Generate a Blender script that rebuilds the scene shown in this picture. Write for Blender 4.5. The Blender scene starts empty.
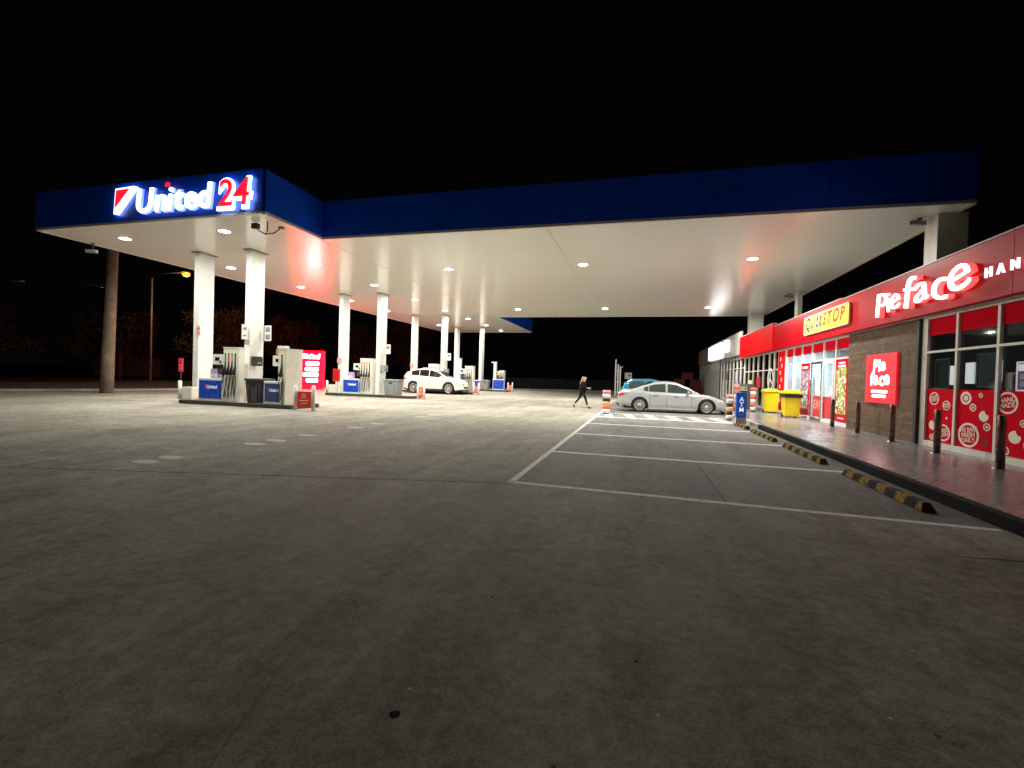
import bpy, bmesh, math, random
from mathutils import Vector, Matrix
random.seed(7)
S = bpy.context.scene
COL = S.collection
R = math.radians
PI = math.pi

# ------------------------------------------------------------------ camera
cam_d = bpy.data.cameras.new('camera'); cam = bpy.data.objects.new('camera', cam_d); COL.objects.link(cam)
cam_d.sensor_width = 36; cam_d.lens = 472.2 * 36 / 1024; cam_d.clip_start = 0.05; cam_d.clip_end = 2000
_p, _r, _y = R(.83), R(1.704), R(15.29)
_f = Vector((-math.sin(_y) * math.cos(_p), math.cos(_y) * math.cos(_p), -math.sin(_p)))
_R0 = _f.cross(Vector((0, 0, 1))).normalized(); _U0 = _R0.cross(_f)
_Rt = _R0 * math.cos(_r) + _U0 * math.sin(_r); _Up = -_R0 * math.sin(_r) + _U0 * math.cos(_r)
M = Matrix((_Rt, _Up, -_f)).transposed().to_4x4(); M.translation = (0, 0, 1.5)
cam.matrix_world = M
S.camera = cam
# ------------------------------------------------------------------ night sky
W = bpy.data.worlds.new('World'); S.world = W; W.use_nodes = True
bg = W.node_tree.nodes['Background']; bg.inputs[0].default_value = (.55, .5, .55, 1); bg.inputs[1].default_value = .0016
# ------------------------------------------------------------------ exposure / render
S.view_settings.view_transform = 'Standard'; S.view_settings.look = 'None'
S.view_settings.exposure = .22; S.view_settings.gamma = 1
S.render.engine = 'CYCLES'
S.cycles.use_denoising = True
S.cycles.use_adaptive_sampling = True; S.cycles.adaptive_threshold = .004
S.cycles.max_bounces = 8; S.cycles.diffuse_bounces = 4; S.cycles.glossy_bounces = 4; S.cycles.transparent_max_bounces = 8
S.cycles.sample_clamp_indirect = 6
S.cycles.time_limit = 900

# ------------------------------------------------------------------ materials
MATS = {}
def mat(name, col, rough=.6, metal=0, var=.0, vscale=4, bump=0, bscale=40, spec=.5, emit=None, es=0, coat=0):
    if name in MATS: return MATS[name]
    m = bpy.data.materials.new(name); m.use_nodes = True; nt = m.node_tree; N = nt.nodes; Lk = nt.links
    b = N['Principled BSDF']
    b.inputs['Base Color'].default_value = (*col, 1); b.inputs['Roughness'].default_value = rough
    b.inputs['Metallic'].default_value = metal; b.inputs['Specular IOR Level'].default_value = spec
    b.inputs['Coat Weight'].default_value = coat
    if emit:
        b.inputs['Emission Color'].default_value = (*emit, 1); b.inputs['Emission Strength'].default_value = es
    if var or bump:
        tc = N.new('ShaderNodeTexCoord')
        n = N.new('ShaderNodeTexNoise'); n.inputs['Scale'].default_value = vscale; n.inputs['Detail'].default_value = 6
        Lk.new(tc.outputs['Object'], n.inputs['Vector'])
        if var:
            mr = N.new('ShaderNodeMapRange'); mr.inputs[1].default_value = .3; mr.inputs[2].default_value = .7
            mr.inputs[3].default_value = 1 - var; mr.inputs[4].default_value = 1 + var
            Lk.new(n.outputs[0], mr.inputs[0])
            mx = N.new('ShaderNodeVectorMath'); mx.operation = 'SCALE'; mx.inputs[0].default_value = col
            Lk.new(mr.outputs[0], mx.inputs['Scale']); Lk.new(mx.outputs[0], b.inputs['Base Color'])
            m2 = N.new('ShaderNodeMapRange'); m2.inputs[1].default_value = .3; m2.inputs[2].default_value = .7
            m2.inputs[3].default_value = max(rough - .12, .02); m2.inputs[4].default_value = min(rough + .12, 1)
            Lk.new(n.outputs[0], m2.inputs[0]); Lk.new(m2.outputs[0], b.inputs['Roughness'])
        if bump:
            n2 = N.new('ShaderNodeTexNoise'); n2.inputs['Scale'].default_value = bscale; n2.inputs['Detail'].default_value = 4
            Lk.new(tc.outputs['Object'], n2.inputs['Vector'])
            bp = N.new('ShaderNodeBump'); bp.inputs['Strength'].default_value = bump; bp.inputs['Distance'].default_value = .01
            Lk.new(n2.outputs[0], bp.inputs['Height']); Lk.new(bp.outputs[0], b.inputs['Normal'])
    MATS[name] = m; return m

def nodes(m):
    return m.node_tree.nodes, m.node_tree.links, m.node_tree.nodes['Principled BSDF']

def noise(N, L, vec, scale, detail=5, rough=.55, dist=0):
    n = N.new('ShaderNodeTexNoise'); n.inputs['Scale'].default_value = scale; n.inputs['Detail'].default_value = detail
    n.inputs['Roughness'].default_value = rough; n.inputs['Distortion'].default_value = dist
    L.new(vec, n.inputs['Vector']); return n.outputs[0]
def mrange(N, L, v, a, b, c, d):
    n = N.new('ShaderNodeMapRange'); L.new(v, n.inputs[0])
    for i, x in enumerate((a, b, c, d)): n.inputs[i + 1].default_value = x
    return n.outputs[0]
def mth(N, L, op, a, b):
    n = N.new('ShaderNodeMath'); n.operation = op
    for i, x in enumerate((a, b)):
        if isinstance(x, (int, float)): n.inputs[i].default_value = x
        else: L.new(x, n.inputs[i])
    return n.outputs[0]
def mixc(N, L, f, a, b):
    n = N.new('ShaderNodeMix'); n.data_type = 'RGBA'
    if isinstance(f, (int, float)): n.inputs[0].default_value = f
    else: L.new(f, n.inputs[0])
    for i, x in ((6, a), (7, b)):
        if isinstance(x, tuple): n.inputs[i].default_value = (*x, 1)
        else: L.new(x, n.inputs[i])
    return n.outputs[2]

def concrete(name, dark, light, rough, glossvar=.15, bumpk=.35, streak=(1, .12), tint=(.5, .42, .33), spec=.12):
    m = mat(name, light, rough, spec=spec); N, L, b = nodes(m)
    tc = N.new('ShaderNodeTexCoord'); P = tc.outputs['Object']
    mp = N.new('ShaderNodeMapping'); mp.inputs['Scale'].default_value = (streak[0], streak[1], 1); mp.inputs['Rotation'].default_value = (0, 0, .5)
    L.new(P, mp.inputs[0])
    a = noise(N, L, P, .35, 6, .6, .4); c = noise(N, L, mp.outputs[0], 1.6, 6, .65, .6); d = noise(N, L, P, 11, 10, .75)
    g = noise(N, L, P, 62, 4, .8); mm = noise(N, L, P, 2.2, 5, .6, 1.2)
    s = mth(N, L, 'ADD', mrange(N, L, a, .3, .7, 0, .24), mrange(N, L, c, .3, .7, 0, .16))
    s = mth(N, L, 'ADD', s, mrange(N, L, d, .36, .64, 0, .26)); s = mth(N, L, 'ADD', s, mrange(N, L, g, .38, .62, 0, .22))
    s = mth(N, L, 'ADD', s, mrange(N, L, mm, .35, .65, 0, .14))
    s = mrange(N, L, s, .3, .9, 0, 1)
    col = mixc(N, L, s, dark, light)
    # oil stains and chewing gum spots
    v = N.new('ShaderNodeTexVoronoi'); v.inputs['Scale'].default_value = .9; L.new(P, v.inputs['Vector'])
    sp = mrange(N, L, v.outputs['Distance'], .03, .06, .45, 0)
    col = mixc(N, L, sp, col, tuple(x * .35 for x in dark))
    v2 = N.new('ShaderNodeTexVoronoi'); v2.inputs['Scale'].default_value = 2.3; L.new(P, v2.inputs['Vector'])
    sp2 = mrange(N, L, v2.outputs['Distance'], .02, .05, .35, 0)
    col = mixc(N, L, sp2, col, tuple(min(1, x * 1.35) for x in light))
    v3 = N.new('ShaderNodeTexVoronoi'); v3.inputs['Scale'].default_value = 7; L.new(P, v3.inputs['Vector'])
    sc3 = N.new('ShaderNodeSeparateColor'); L.new(v3.outputs['Color'], sc3.inputs[0])
    k3 = mth(N, L, 'MULTIPLY', mrange(N, L, v3.outputs['Distance'], .05, .08, .8, 0), mth(N, L, 'GREATER_THAN', sc3.outputs[0], .8))
    col = mixc(N, L, k3, col, tuple(min(1, x * 1.3) for x in light))
    k4 = mth(N, L, 'MULTIPLY', mrange(N, L, v3.outputs['Distance'], .06, .10, .8, 0), mth(N, L, 'LESS_THAN', sc3.outputs[0], .07))
    col = mixc(N, L, k4, col, tuple(x * .3 for x in dark))
    L.new(col, b.inputs['Base Color'])
    L.new(mrange(N, L, mth(N, L, 'ADD', a, d), .7, 1.3, rough - glossvar, rough + glossvar), b.inputs['Roughness'])
    bp = N.new('ShaderNodeBump'); bp.inputs['Strength'].default_value = bumpk; bp.inputs['Distance'].default_value = .006
    L.new(mth(N, L, 'ADD', mth(N, L, 'MULTIPLY', g, .6), d), bp.inputs['Height']); L.new(bp.outputs[0], b.inputs['Normal'])
    return m

M_CONC = concrete('forecourt_concrete', (.16, .148, .118), (.62, .595, .51), .82)
M_BAY = concrete('bay_concrete', (.085, .084, .08), (.40, .395, .375), .75)
M_PATH = concrete('footpath_concrete', (.13, .135, .142), (.38, .395, .415), .25, .05, .04, spec=.5)
M_ROAD = concrete('road_asphalt', (.035, .035, .035), (.07, .068, .065), .8)
M_GRASS = mat('verge_grass', (.06, .055, .025), .95, var=.5, vscale=3, bump=1, bscale=30)
M_KERB = mat('kerb_black', (.008, .008, .008), .8, var=.5, vscale=6, bump=.5, spec=.15)
M_KERBL = mat('kerb_concrete', (.33, .31, .28), .8, var=.3, vscale=5, bump=.5)
M_JOINT = mat('joint_filler', (.03, .027, .024), .95, spec=.05); M_CRACK = mat('hairline', (.16, .15, .125), .9)
M_DIRT = mat('worn_patch', (.62, .59, .53), .8, var=.25, vscale=7)
M_CREAM = mat('cream_paint', (.72, .7, .62), .35, var=.05)
M_WHITE = mat('white_paint', (.68, .69, .66), .35, var=.04)
M_BLUE = mat('fascia_blue', (.005, .10, .85), .35, var=.08, vscale=.7)
M_SEAM = mat('seam', (.35, .33, .3), .5); M_SEAML = mat('soffit_seam', (.66, .63, .55), .4)
M_STEEL = mat('steel', (.45, .44, .43), .28, 1, var=.15, vscale=12)
M_BLACK = mat('black_plastic', (.012, .012, .012), .4)
M_RUBBER = mat('rubber', (.02, .02, .02), .75)
M_DGREY = mat('dark_grey_plastic', (.05, .05, .052), .5, var=.1)
M_GREY = mat('grey_plastic', (.24, .26, .27), .55, var=.12, vscale=8)
M_PBLUE = mat('panel_blue', (.005, .06, .5), .3, var=.05)
M_PNAVY = mat('panel_navy', (.03, .06, .2), .35, var=.05)
M_RED = mat('red_panel', (.6, .001, .01), .32, spec=.1)
M_REDB = mat('bright_red_panel', (.85, .004, .006), .5, spec=.06)
M_FILM = mat('red_window_film', (.72, .002, .018), .8, spec=.04)
M_GREYF = mat('grey_cladding', (.42, .41, .38), .45, var=.1, vscale=1.5)
M_YEL = mat('yellow_plastic', (.85, .62, .01), .4, var=.05)
M_BROWNP = mat('post_bronze', (.20, .13, .10), .3, .6, var=.2, vscale=10)
M_BRUSH = mat('post_cap', (.55, .47, .4), .35, .9)
M_WOOD = mat('pole_timber', (.2, .14, .1), .9, var=.35, vscale=3, bump=.8, bscale=15)
M_LEAF = mat('foliage', (.07, .06, .03), .8, var=.25, vscale=1)
M_BARK = mat('bark', (.1, .075, .05), .95, var=.3, bump=.6)
M_GALV = mat('galvanised', (.5, .5, .5), .5, .6, var=.1)
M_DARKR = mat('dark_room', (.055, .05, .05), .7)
M_CHROME = mat('trim_chrome', (.7, .7, .7), .15, 1)
def em(name, col, s, base=None, sample=False):
    m = mat(name, base or col, .5, emit=col, es=s)
    m.cycles.emission_sampling = 'FRONT' if sample else 'NONE'   # small lit faces are found by bounces, large ones sampled
    return m
E_WHITE = em('lit_white_acrylic', (.85, .95, 1), 2.6, (.8, .8, .8), True)
E_HALO = em('lit_letter_return', (.25, .42, 1), .9, (.6, .7, .8))
E_RED = em('lit_red_acrylic', (.9, .01, .03), 1.1, (.7, .02, .03))
E_LED = em('canopy_led', (1, .97, .86), 14, (.8, .8, .8))

def paint_mat():
    m = mat('bay_line_paint', (.7, .68, .62), .8, spec=.15); N, L, b = nodes(m)
    tc = N.new('ShaderNodeTexCoord'); n = noise(N, L, tc.outputs['Object'], 9, 8, .75)
    L.new(mixc(N, L, mrange(N, L, n, .36, .5, 0, 1), (.5, .485, .44), (.88, .87, .82)), b.inputs['Base Color'])
    return m
M_PAINT = paint_mat()
def stopper_mat():
    m = mat('wheel_stop_rubber', (.03, .03, .03), .8, spec=.15); N, L, b = nodes(m)
    tc = N.new('ShaderNodeTexCoord'); sp = N.new('ShaderNodeSeparateXYZ'); L.new(tc.outputs['Object'], sp.inputs[0])
    w = mth(N, L, 'FRACT', mth(N, L, 'MULTIPLY', sp.outputs[1], 1.9), 0); st = mth(N, L, 'GREATER_THAN', w, .5)
    n = noise(N, L, tc.outputs['Object'], 14, 8, .7); wear = mrange(N, L, n, .38, .58, .1, 1)
    f = mth(N, L, 'MULTIPLY', st, wear)
    L.new(mixc(N, L, f, (.010, .010, .009), (.42, .26, .04)), b.inputs['Base Color'])
    return m
M_STOP = stopper_mat()
def brick_mat():
    m = mat('brown_brick', (.12, .075, .04), .7); N, L, b = nodes(m)
    tc = N.new('ShaderNodeTexCoord'); mp = N.new('ShaderNodeMapping'); mp.inputs['Rotation'].default_value = (R(90), 0, R(90))
    # map Y -> U, Z -> V
    sp = N.new('ShaderNodeSeparateXYZ'); cb = N.new('ShaderNodeCombineXYZ'); L.new(tc.outputs['Object'], sp.inputs[0])
    L.new(sp.outputs[1], cb.inputs[0]); L.new(sp.outputs[2], cb.inputs[1])
    br = N.new('ShaderNodeTexBrick'); L.new(cb.outputs[0], br.inputs['Vector'])
    br.inputs['Scale'].default_value = 1; br.inputs['Brick Width'].default_value = 1.4; br.inputs['Row Height'].default_value = .06
    br.inputs['Mortar Size'].default_value = .006; br.inputs['Color1'].default_value = (.17, .095, .042, 1)
    br.inputs['Color2'].default_value = (.10, .055, .025, 1); br.inputs['Mortar'].default_value = (.03, .02, .014, 1)
    n = noise(N, L, tc.outputs['Object'], 5, 6, .6)
    cc = N.new('ShaderNodeVectorMath'); cc.operation = 'SCALE'; L.new(br.outputs[0], cc.inputs[0])
    L.new(mrange(N, L, n, .3, .7, .6, 1.45), cc.inputs['Scale']); L.new(cc.outputs[0], b.inputs['Base Color'])
    bp = N.new('ShaderNodeBump'); bp.inputs['Strength'].default_value = .5; bp.inputs['Distance'].default_value = .01; bp.invert = True
    L.new(br.outputs['Fac'], bp.inputs['Height']); L.new(bp.outputs[0], b.inputs['Normal'])
    return m
M_BRICK = brick_mat()
def soffit_mat():
    m = mat('soffit_sheet', (.78, .755, .66), .24, spec=.75); N, L, b = nodes(m)
    tc = N.new('ShaderNodeTexCoord'); sp = N.new('ShaderNodeSeparateXYZ'); L.new(tc.outputs['Object'], sp.inputs[0])
    n = noise(N, L, tc.outputs['Object'], .8, 5, .6)
    w = mth(N, L, 'FRACT', mth(N, L, 'MULTIPLY', sp.outputs[1], 2.4), 0)
    rib = mth(N, L, 'ADD', mrange(N, L, w, 0, .07, 0, 1), mrange(N, L, w, .93, 1, 0, -1))
    col = mixc(N, L, mrange(N, L, w, 0, .09, .42, 0), (.88, .865, .80), (.5, .48, .42))
    col = mixc(N, L, mrange(N, L, n, .35, .75, 0, .06), col, (.6, .56, .47))
    L.new(col, b.inputs['Base Color'])
    L.new(mrange(N, L, n, .3, .7, .19, .23), b.inputs['Roughness'])
    bp = N.new('ShaderNodeBump'); bp.inputs['Strength'].default_value = .25; bp.inputs['Distance'].default_value = .004
    L.new(rib, bp.inputs['Height']); L.new(bp.outputs[0], b.inputs['Normal'])
    return m
M_SOFFIT = soffit_mat()
def glass_mat(name, tint, refl=.5):
    m = mat(name, tint, .05); nt = m.node_tree; N = nt.nodes; L = nt.links
    N.remove(N['Principled BSDF']); out = [n for n in N if n.type == 'OUTPUT_MATERIAL'][0]
    t = N.new('ShaderNodeBsdfTransparent'); t.inputs[0].default_value = (*tint, 1)
    g = N.new('ShaderNodeBsdfGlossy'); g.inputs['Roughness'].default_value = .03
    lw = N.new('ShaderNodeLayerWeight'); lw.inputs[0].default_value = refl
    mx = N.new('ShaderNodeMixShader'); pw = mth(N, L, 'ADD', mth(N, L, 'MULTIPLY', mth(N, L, 'POWER', lw.outputs['Facing'], 5), .9), .04); lw.inputs[0].default_value = .5; L.new(pw, mx.inputs[0]); L.new(t.outputs[0], mx.inputs[1]); L.new(g.outputs[0], mx.inputs[2])
    L.new(mx.outputs[0], out.inputs[0]); return m
M_GLASS = glass_mat('shop_glass', (.82, .88, .88), .35)
M_CARGLASS = glass_mat('car_glass', (.35, .42, .4), .5)
def food_mat(name, seed, a, bcol):
    m = mat(name, a, .4); N, L, b = nodes(m)
    tc = N.new('ShaderNodeTexCoord'); mp = N.new('ShaderNodeMapping'); mp.inputs['Location'].default_value = (seed, seed * 2, seed); L.new(tc.outputs['Object'], mp.inputs[0])
    v = N.new('ShaderNodeTexVoronoi'); v.inputs['Scale'].default_value = 4.5; L.new(mp.outputs[0], v.inputs['Vector'])
    v2 = N.new('ShaderNodeTexVoronoi'); v2.inputs['Scale'].default_value = 12; L.new(mp.outputs[0], v2.inputs['Vector'])
    c1 = mixc(N, L, mrange(N, L, v.outputs['Distance'], .15, .5, 0, 1), (.75, .42, .1), a)
    sp = N.new('ShaderNodeSeparateColor'); L.new(v.outputs['Color'], sp.inputs[0])
    c2 = mixc(N, L, mth(N, L, 'GREATER_THAN', sp.outputs[0], .55), c1, bcol)
    sp2 = N.new('ShaderNodeSeparateColor'); L.new(v2.outputs['Color'], sp2.inputs[0])
    c3 = mixc(N, L, mth(N, L, 'MULTIPLY', mth(N, L, 'GREATER_THAN', sp2.outputs[1], .7), .8), c2, (.8, .72, .6))
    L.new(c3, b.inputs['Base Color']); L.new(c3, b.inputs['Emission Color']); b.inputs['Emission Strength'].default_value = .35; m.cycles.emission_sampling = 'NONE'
    return m

# ------------------------------------------------------------------ helpers
class MB:
    def __init__(s, org=(0, 0, 0)): s.b = bmesh.new(); s.o = Vector(org)
    def box(s, x0, x1, y0, y1, z0, z1, bev=0, mi=0):
        v = [s.b.verts.new(Vector(p) - s.o) for p in ((x0, y0, z0), (x1, y0, z0), (x1, y1, z0), (x0, y1, z0), (x0, y0, z1), (x1, y0, z1), (x1, y1, z1), (x0, y1, z1))]
        F = [s.b.faces.new([v[i] for i in q]) for q in ((3, 2, 1, 0), (4, 5, 6, 7), (0, 1, 5, 4), (1, 2, 6, 5), (2, 3, 7, 6), (3, 0, 4, 7))]
        for f in F: f.material_index = mi
        if bev:
            E = list({e for f in F for e in f.edges})
            r = bmesh.ops.bevel(s.b, geom=E, offset=bev, segments=2, affect='EDGES', profile=.6)
            for f in r['faces']: f.material_index = mi
        return s
    def prism(s, pts, d, mi=0):   # pts: 3D polygon, d: extrusion vector
        d = Vector(d); a = [s.b.verts.new(Vector(p) - s.o) for p in pts]; c = [s.b.verts.new(Vector(p) + d - s.o) for p in pts]
        F = [s.b.faces.new(a[::-1]), s.b.faces.new(c)]
        n = len(a)
        for i in range(n): F.append(s.b.faces.new([a[i], a[(i + 1) % n], c[(i + 1) % n], c[i]]))
        for f in F: f.material_index = mi
        return s
    def tube(s, pts, r, n=8, mi=0, cap=True):
        pts = [Vector(p) - s.o for p in pts]; rs = r if isinstance(r, (list, tuple)) else [r] * len(pts)
        rings = []
        for i, p in enumerate(pts):
            t = (pts[min(i + 1, len(pts) - 1)] - pts[max(i - 1, 0)]).normalized()
            up = Vector((0, 0, 1)) if abs(t.z) < .95 else Vector((1, 0, 0))
            a = t.cross(up).normalized(); b = a.cross(t)
            rings.append([s.b.verts.new(p + (a * math.cos(2 * PI * k / n) + b * math.sin(2 * PI * k / n)) * rs[i]) for k in range(n)])
        for A, B in zip(rings, rings[1:]):
            for k in range(n):
                f = s.b.faces.new([A[k], A[(k + 1) % n], B[(k + 1) % n], B[k]]); f.smooth = True; f.material_index = mi
        if cap:
            for q in (rings[0][::-1], rings[-1]): s.b.faces.new(q).material_index = mi
        return s
    def lathe(s, c, ax, prof, n=24, mi=0):  # prof: list of (r, t) along axis
        c = Vector(c) - s.o; ax = Vector(ax).normalized(); up = Vector((0, 0, 1)) if abs(ax.z) < .9 else Vector((1, 0, 0))
        a = ax.cross(up).normalized(); b = ax.cross(a); rings = []
        for r, t in prof:
            rings.append([s.b.verts.new(c + ax * t + (a * math.cos(2 * PI * k / n) + b * math.sin(2 * PI * k / n)) * max(r, 1e-4)) for k in range(n)])
        for A, B in zip(rings, rings[1:]):
            for k in range(n):
                f = s.b.faces.new([A[k], A[(k + 1) % n], B[(k + 1) % n], B[k]]); f.smooth = True; f.material_index = mi
        return s
    def quad(s, pts, mi=0):
        f = s.b.faces.new([s.b.verts.new(Vector(p) - s.o) for p in pts]); f.material_index = mi; return s
    def make(s, name, mats, parent=None, smooth=False):
        bmesh.ops.recalc_face_normals(s.b, faces=s.b.faces) if not getattr(s, 'keep', 0) else None
        me = bpy.data.meshes.new(name); s.b.to_mesh(me); s.b.free()
        for m in (mats if isinstance(mats, (list, tuple)) else [mats]): me.materials.append(m)
        if smooth: me.polygons.foreach_set('use_smooth', [True] * len(me.polygons))
        o = bpy.data.objects.new(name, me); COL.objects.link(o)
        if parent is not None:
            o.parent = parent
            w = Vector(parent.get('_base', (0, 0, 0)))
        else: pass
        return o
def tag(o, label=None, cat=None, group=None, kind=None):
    if label: o['label'] = label
    if cat: o['category'] = cat
    if group: o['group'] = group
    if kind: o['kind'] = kind
    return o
def thing(name, loc, label, cat, group=None, rz=0):
    o = bpy.data.objects.new(name, None); COL.objects.link(o); o.location = loc; o.rotation_euler.z = rz
    o.empty_display_size = .2
    return tag(o, label, cat, group)
def one(name, mb, mats, loc, label, cat, group=None, rz=0, smooth=False):
    o = mb.make(name, mats, None, smooth); o.location = loc; o.rotation_euler.z = rz
    return tag(o, label, cat, group)
def struct(name, mb, m, parent=None):
    o = mb.make(name, m, parent)
    if parent is None: o['kind'] = 'structure'
    return o
def kids(o): return [c for c in bpy.data.objects if c.parent == o]
def copy_tree(o, parent=None):
    c = o.copy(); COL.objects.link(c); c.parent = parent
    for k in kids(o): copy_tree(k, c)
    return c

def text_bm(body, size, extrude=.01, off=0.0, shear=0, spacing=1, align='LEFT'):
    cu = bpy.data.curves.new('t', 'FONT'); cu.body = body; cu.size = size; cu.extrude = extrude; cu.offset = off
    cu.shear = shear; cu.space_character = spacing; cu.align_x = align; cu.resolution_u = 4
    o = bpy.data.objects.new('t', cu); COL.objects.link(o); bpy.context.view_layer.update()
    me = bpy.data.meshes.new_from_object(o.evaluated_get(bpy.context.evaluated_depsgraph_get()))
    bpy.data.objects.remove(o); bpy.data.curves.remove(cu); return me
FACE = {'-X': Matrix(((0, 0, -1), (-1, 0, 0), (0, 1, 0))), '-Y': Matrix(((1, 0, 0), (0, 0, -1), (0, 1, 0)))}
def text(name, body, pos, face, m, size, parent=None, extrude=.004, off=0, shear=0, spacing=1, align='CENTER', rot=0, sx=1):
    me = text_bm(body, size, extrude, off, shear, spacing, align)
    T = FACE[face].to_4x4() @ Matrix.Rotation(rot, 4, 'Z') @ Matrix.Scale(sx, 4, (1, 0, 0))
    me.transform(T); me.transform(Matrix.Translation(pos)); me.name = name
    me.materials.clear(); me.materials.append(m)
    o = bpy.data.objects.new(name, me); COL.objects.link(o)
    if parent is not None: o.parent = parent
    return o
def letters(name, body, left, right, z, size, face, plane, m, parent, extrude, off, shear=0, gap=.03, rots=None, zs=None, szs=None):
    # lay single letters edge to edge so that the word fills left..right (signed along the reading direction)
    dirn = 1 if right > left else -1; W_ = []
    tmp = []
    for i, ch in enumerate(body):
        me = text_bm(ch, size * (szs[i] if szs else 1), extrude, off, shear, 1, 'LEFT')
        xs = [v.co.x for v in me.vertices]; me.transform(Matrix.Translation((-min(xs), 0, 0))); tmp.append((me, max(xs) - min(xs)))
    tot = sum(w for _, w in tmp) + gap * (len(tmp) - 1); sx = abs(right - left) / tot; p = left
    for i, (me, w) in enumerate(tmp):
        T = FACE[face].to_4x4() @ Matrix.Rotation(rots[i] if rots else 0, 4, 'Z') @ Matrix.Scale(sx, 4, (1, 0, 0)); me.transform(T)
        zz = z + (zs[i] if zs else 0)
        me.transform(Matrix.Translation((plane, p, zz) if face == '-X' else (p, plane, zz))); me.name = name
        me.materials.clear(); me.materials.append(m)
        o = bpy.data.objects.new(name, me); COL.objects.link(o); o.parent = parent
        p += dirn * (w + gap) * sx
def rrect(y0, y1, z0, z1, r, x, d, mb, mi=0, axis='X'):
    pts = []
    for cy, cz, a0 in ((y1 - r, z1 - r, 0), (y0 + r, z1 - r, 90), (y0 + r, z0 + r, 180), (y1 - r, z0 + r, 270)):
        for k in range(6):
            a = R(a0 + 18 * k); pts.append((cy + r * math.cos(a), cz + r * math.sin(a)))
    if axis == 'X': mb.prism([(x, p, q) for p, q in pts], (d, 0, 0), mi)
    else: mb.prism([(p, x, q) for p, q in pts], (0, d, 0), mi)
def disc(mb, x, y, z, r, d=.002, r2=0, mi=0, n=28, sy=1):
    """ring or disc lying in the plane X = x, seen from -X"""
    if r2 <= 0:
        mb.prism([(x, y + sy * r * math.cos(2 * PI * k / n), z + r * math.sin(2 * PI * k / n)) for k in range(n)], (-d, 0, 0), mi)
    else:
        for k in range(n):
            a, b = 2 * PI * k / n, 2 * PI * (k + 1) / n
            mb.quad([(x - d, y + sy * q * math.cos(t), z + q * math.sin(t)) for q, t in ((r, a), (r, b), (r2, b), (r2, a))], mi)

# ================================================================== SETTING
def sheet(name, pts, z, m):
    mb = MB(); f = mb.quad([(x, y, z) for x, y in pts]); mb.b.normal_update()
    for f in mb.b.faces:
        if f.normal.z < 0: f.normal_flip()
    mb.keep = 1
    return struct(name, mb, m)
sheet('ground', [(-400, -60), (400, -60), (400, 500), (-400, 500)], -.08, M_ROAD)
edge = [(-34, -8), (-33.2, 8), (-31.9, 16.5), (-29.9, 21), (-27.6, 32), (-23, 44), (-17, 54), (-10, 59.5), (0, 61), (20, 62)]
sheet('forecourt', edge + [(20, 17), (20, -12), (-34, -12)], 0, M_CONC)
sheet('parking_area', [(-1.74, 6.45), (3.88, 6.3), (3.88, 35), (-1.74, 35)], .0015, M_BAY)
g = MB()
for (a, b) in zip(edge, edge[1:]):
    dx, dy = b[0] - a[0], b[1] - a[1]; l = math.hypot(dx, dy); nx, ny = -dy / l * .15, dx / l * .15
    g.prism([(a[0], a[1], -.078), (b[0], b[1], -.078), (b[0] + nx, b[1] + ny, -.078), (a[0] + nx, a[1] + ny, -.078)], (0, 0, .19))
struct('kerb', g, M_KERBL)
gv = [(x - .35, y + .1) for x, y in edge[:7]]
g = MB(); n = len(gv)
out = [(x - 9 - 4 * (i > 3), y + 2 + 3 * (i > 4)) for i, (x, y) in enumerate(gv)]
for i in range(n - 1): g.quad([(*gv[i], .06), (*gv[i + 1], .06), (*out[i + 1], .22), (*out[i], .22)])
struct('grass_verge', g, M_GRASS)
# footpath with kerb
struct('footpath', MB().box(3.99, 17, -4, 62, -.07, .15), M_PATH)
g = MB(); g.box(3.86, 3.988, -4, 17.6, -.07, .152, .012); struct('kerb_face', g, M_KERB)
g = MB(); g.box(3.86, 3.988, 17.62, 62, -.07, .151, .012); struct('kerb_edge', g, M_KERBL)
# joints and cracks
def strip(name, pts, w, z, m):
    mb = MB(); mb.keep = 1
    for a, b in zip(pts, pts[1:]):
        dx, dy = b[0] - a[0], b[1] - a[1]; l = math.hypot(dx, dy); nx, ny = -dy / l * w / 2, dx / l * w / 2
        mb.quad([(a[0] - nx, a[1] - ny, z), (b[0] - nx, b[1] - ny, z), (b[0] + nx, b[1] + ny, z), (a[0] + nx, a[1] + ny, z)])
    bmesh.ops.recalc_face_normals(mb.b, faces=mb.b.faces)
    for f in mb.b.faces:
        if f.normal.z < 0: f.normal_flip()
    return struct(name, mb, m)
def wig(a, b, n, amp):
    return [(a[0] + (b[0] - a[0]) * i / n + random.uniform(-amp, amp), a[1] + (b[1] - a[1]) * i / n + random.uniform(-amp, amp)) for i in range(n + 1)]
strip('expansion_joint', [(-14, 3.15), (-8.79, 4.57), (-5.24, 5.51), (-1.76, 6.4)], .022, .0015, M_JOINT)
strip('ground_crack', wig((-2.75, 5.2), (-1.45, 1.2), 30, .004), .0045, .0015, M_CRACK)
strip('expansion_joint', [(2.82, 5.17), (3.32, 5.23), (4.6, 5.4)], .014, .0015, M_JOINT)
strip('expansion_joint', [(1.08, 6.5), (1.05, 9.4)], .012, .003, M_JOINT)
strip('expansion_joint', [(-7.4, 20), (-7.4, 58)], .03, .002, M_JOINT)
strip('expansion_joint', [(-31, 22), (-2, 22)], .03, .002, M_JOINT)
strip('expansion_joint', [(-27, 32), (-2, 32)], .03, .002, M_JOINT)
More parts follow.
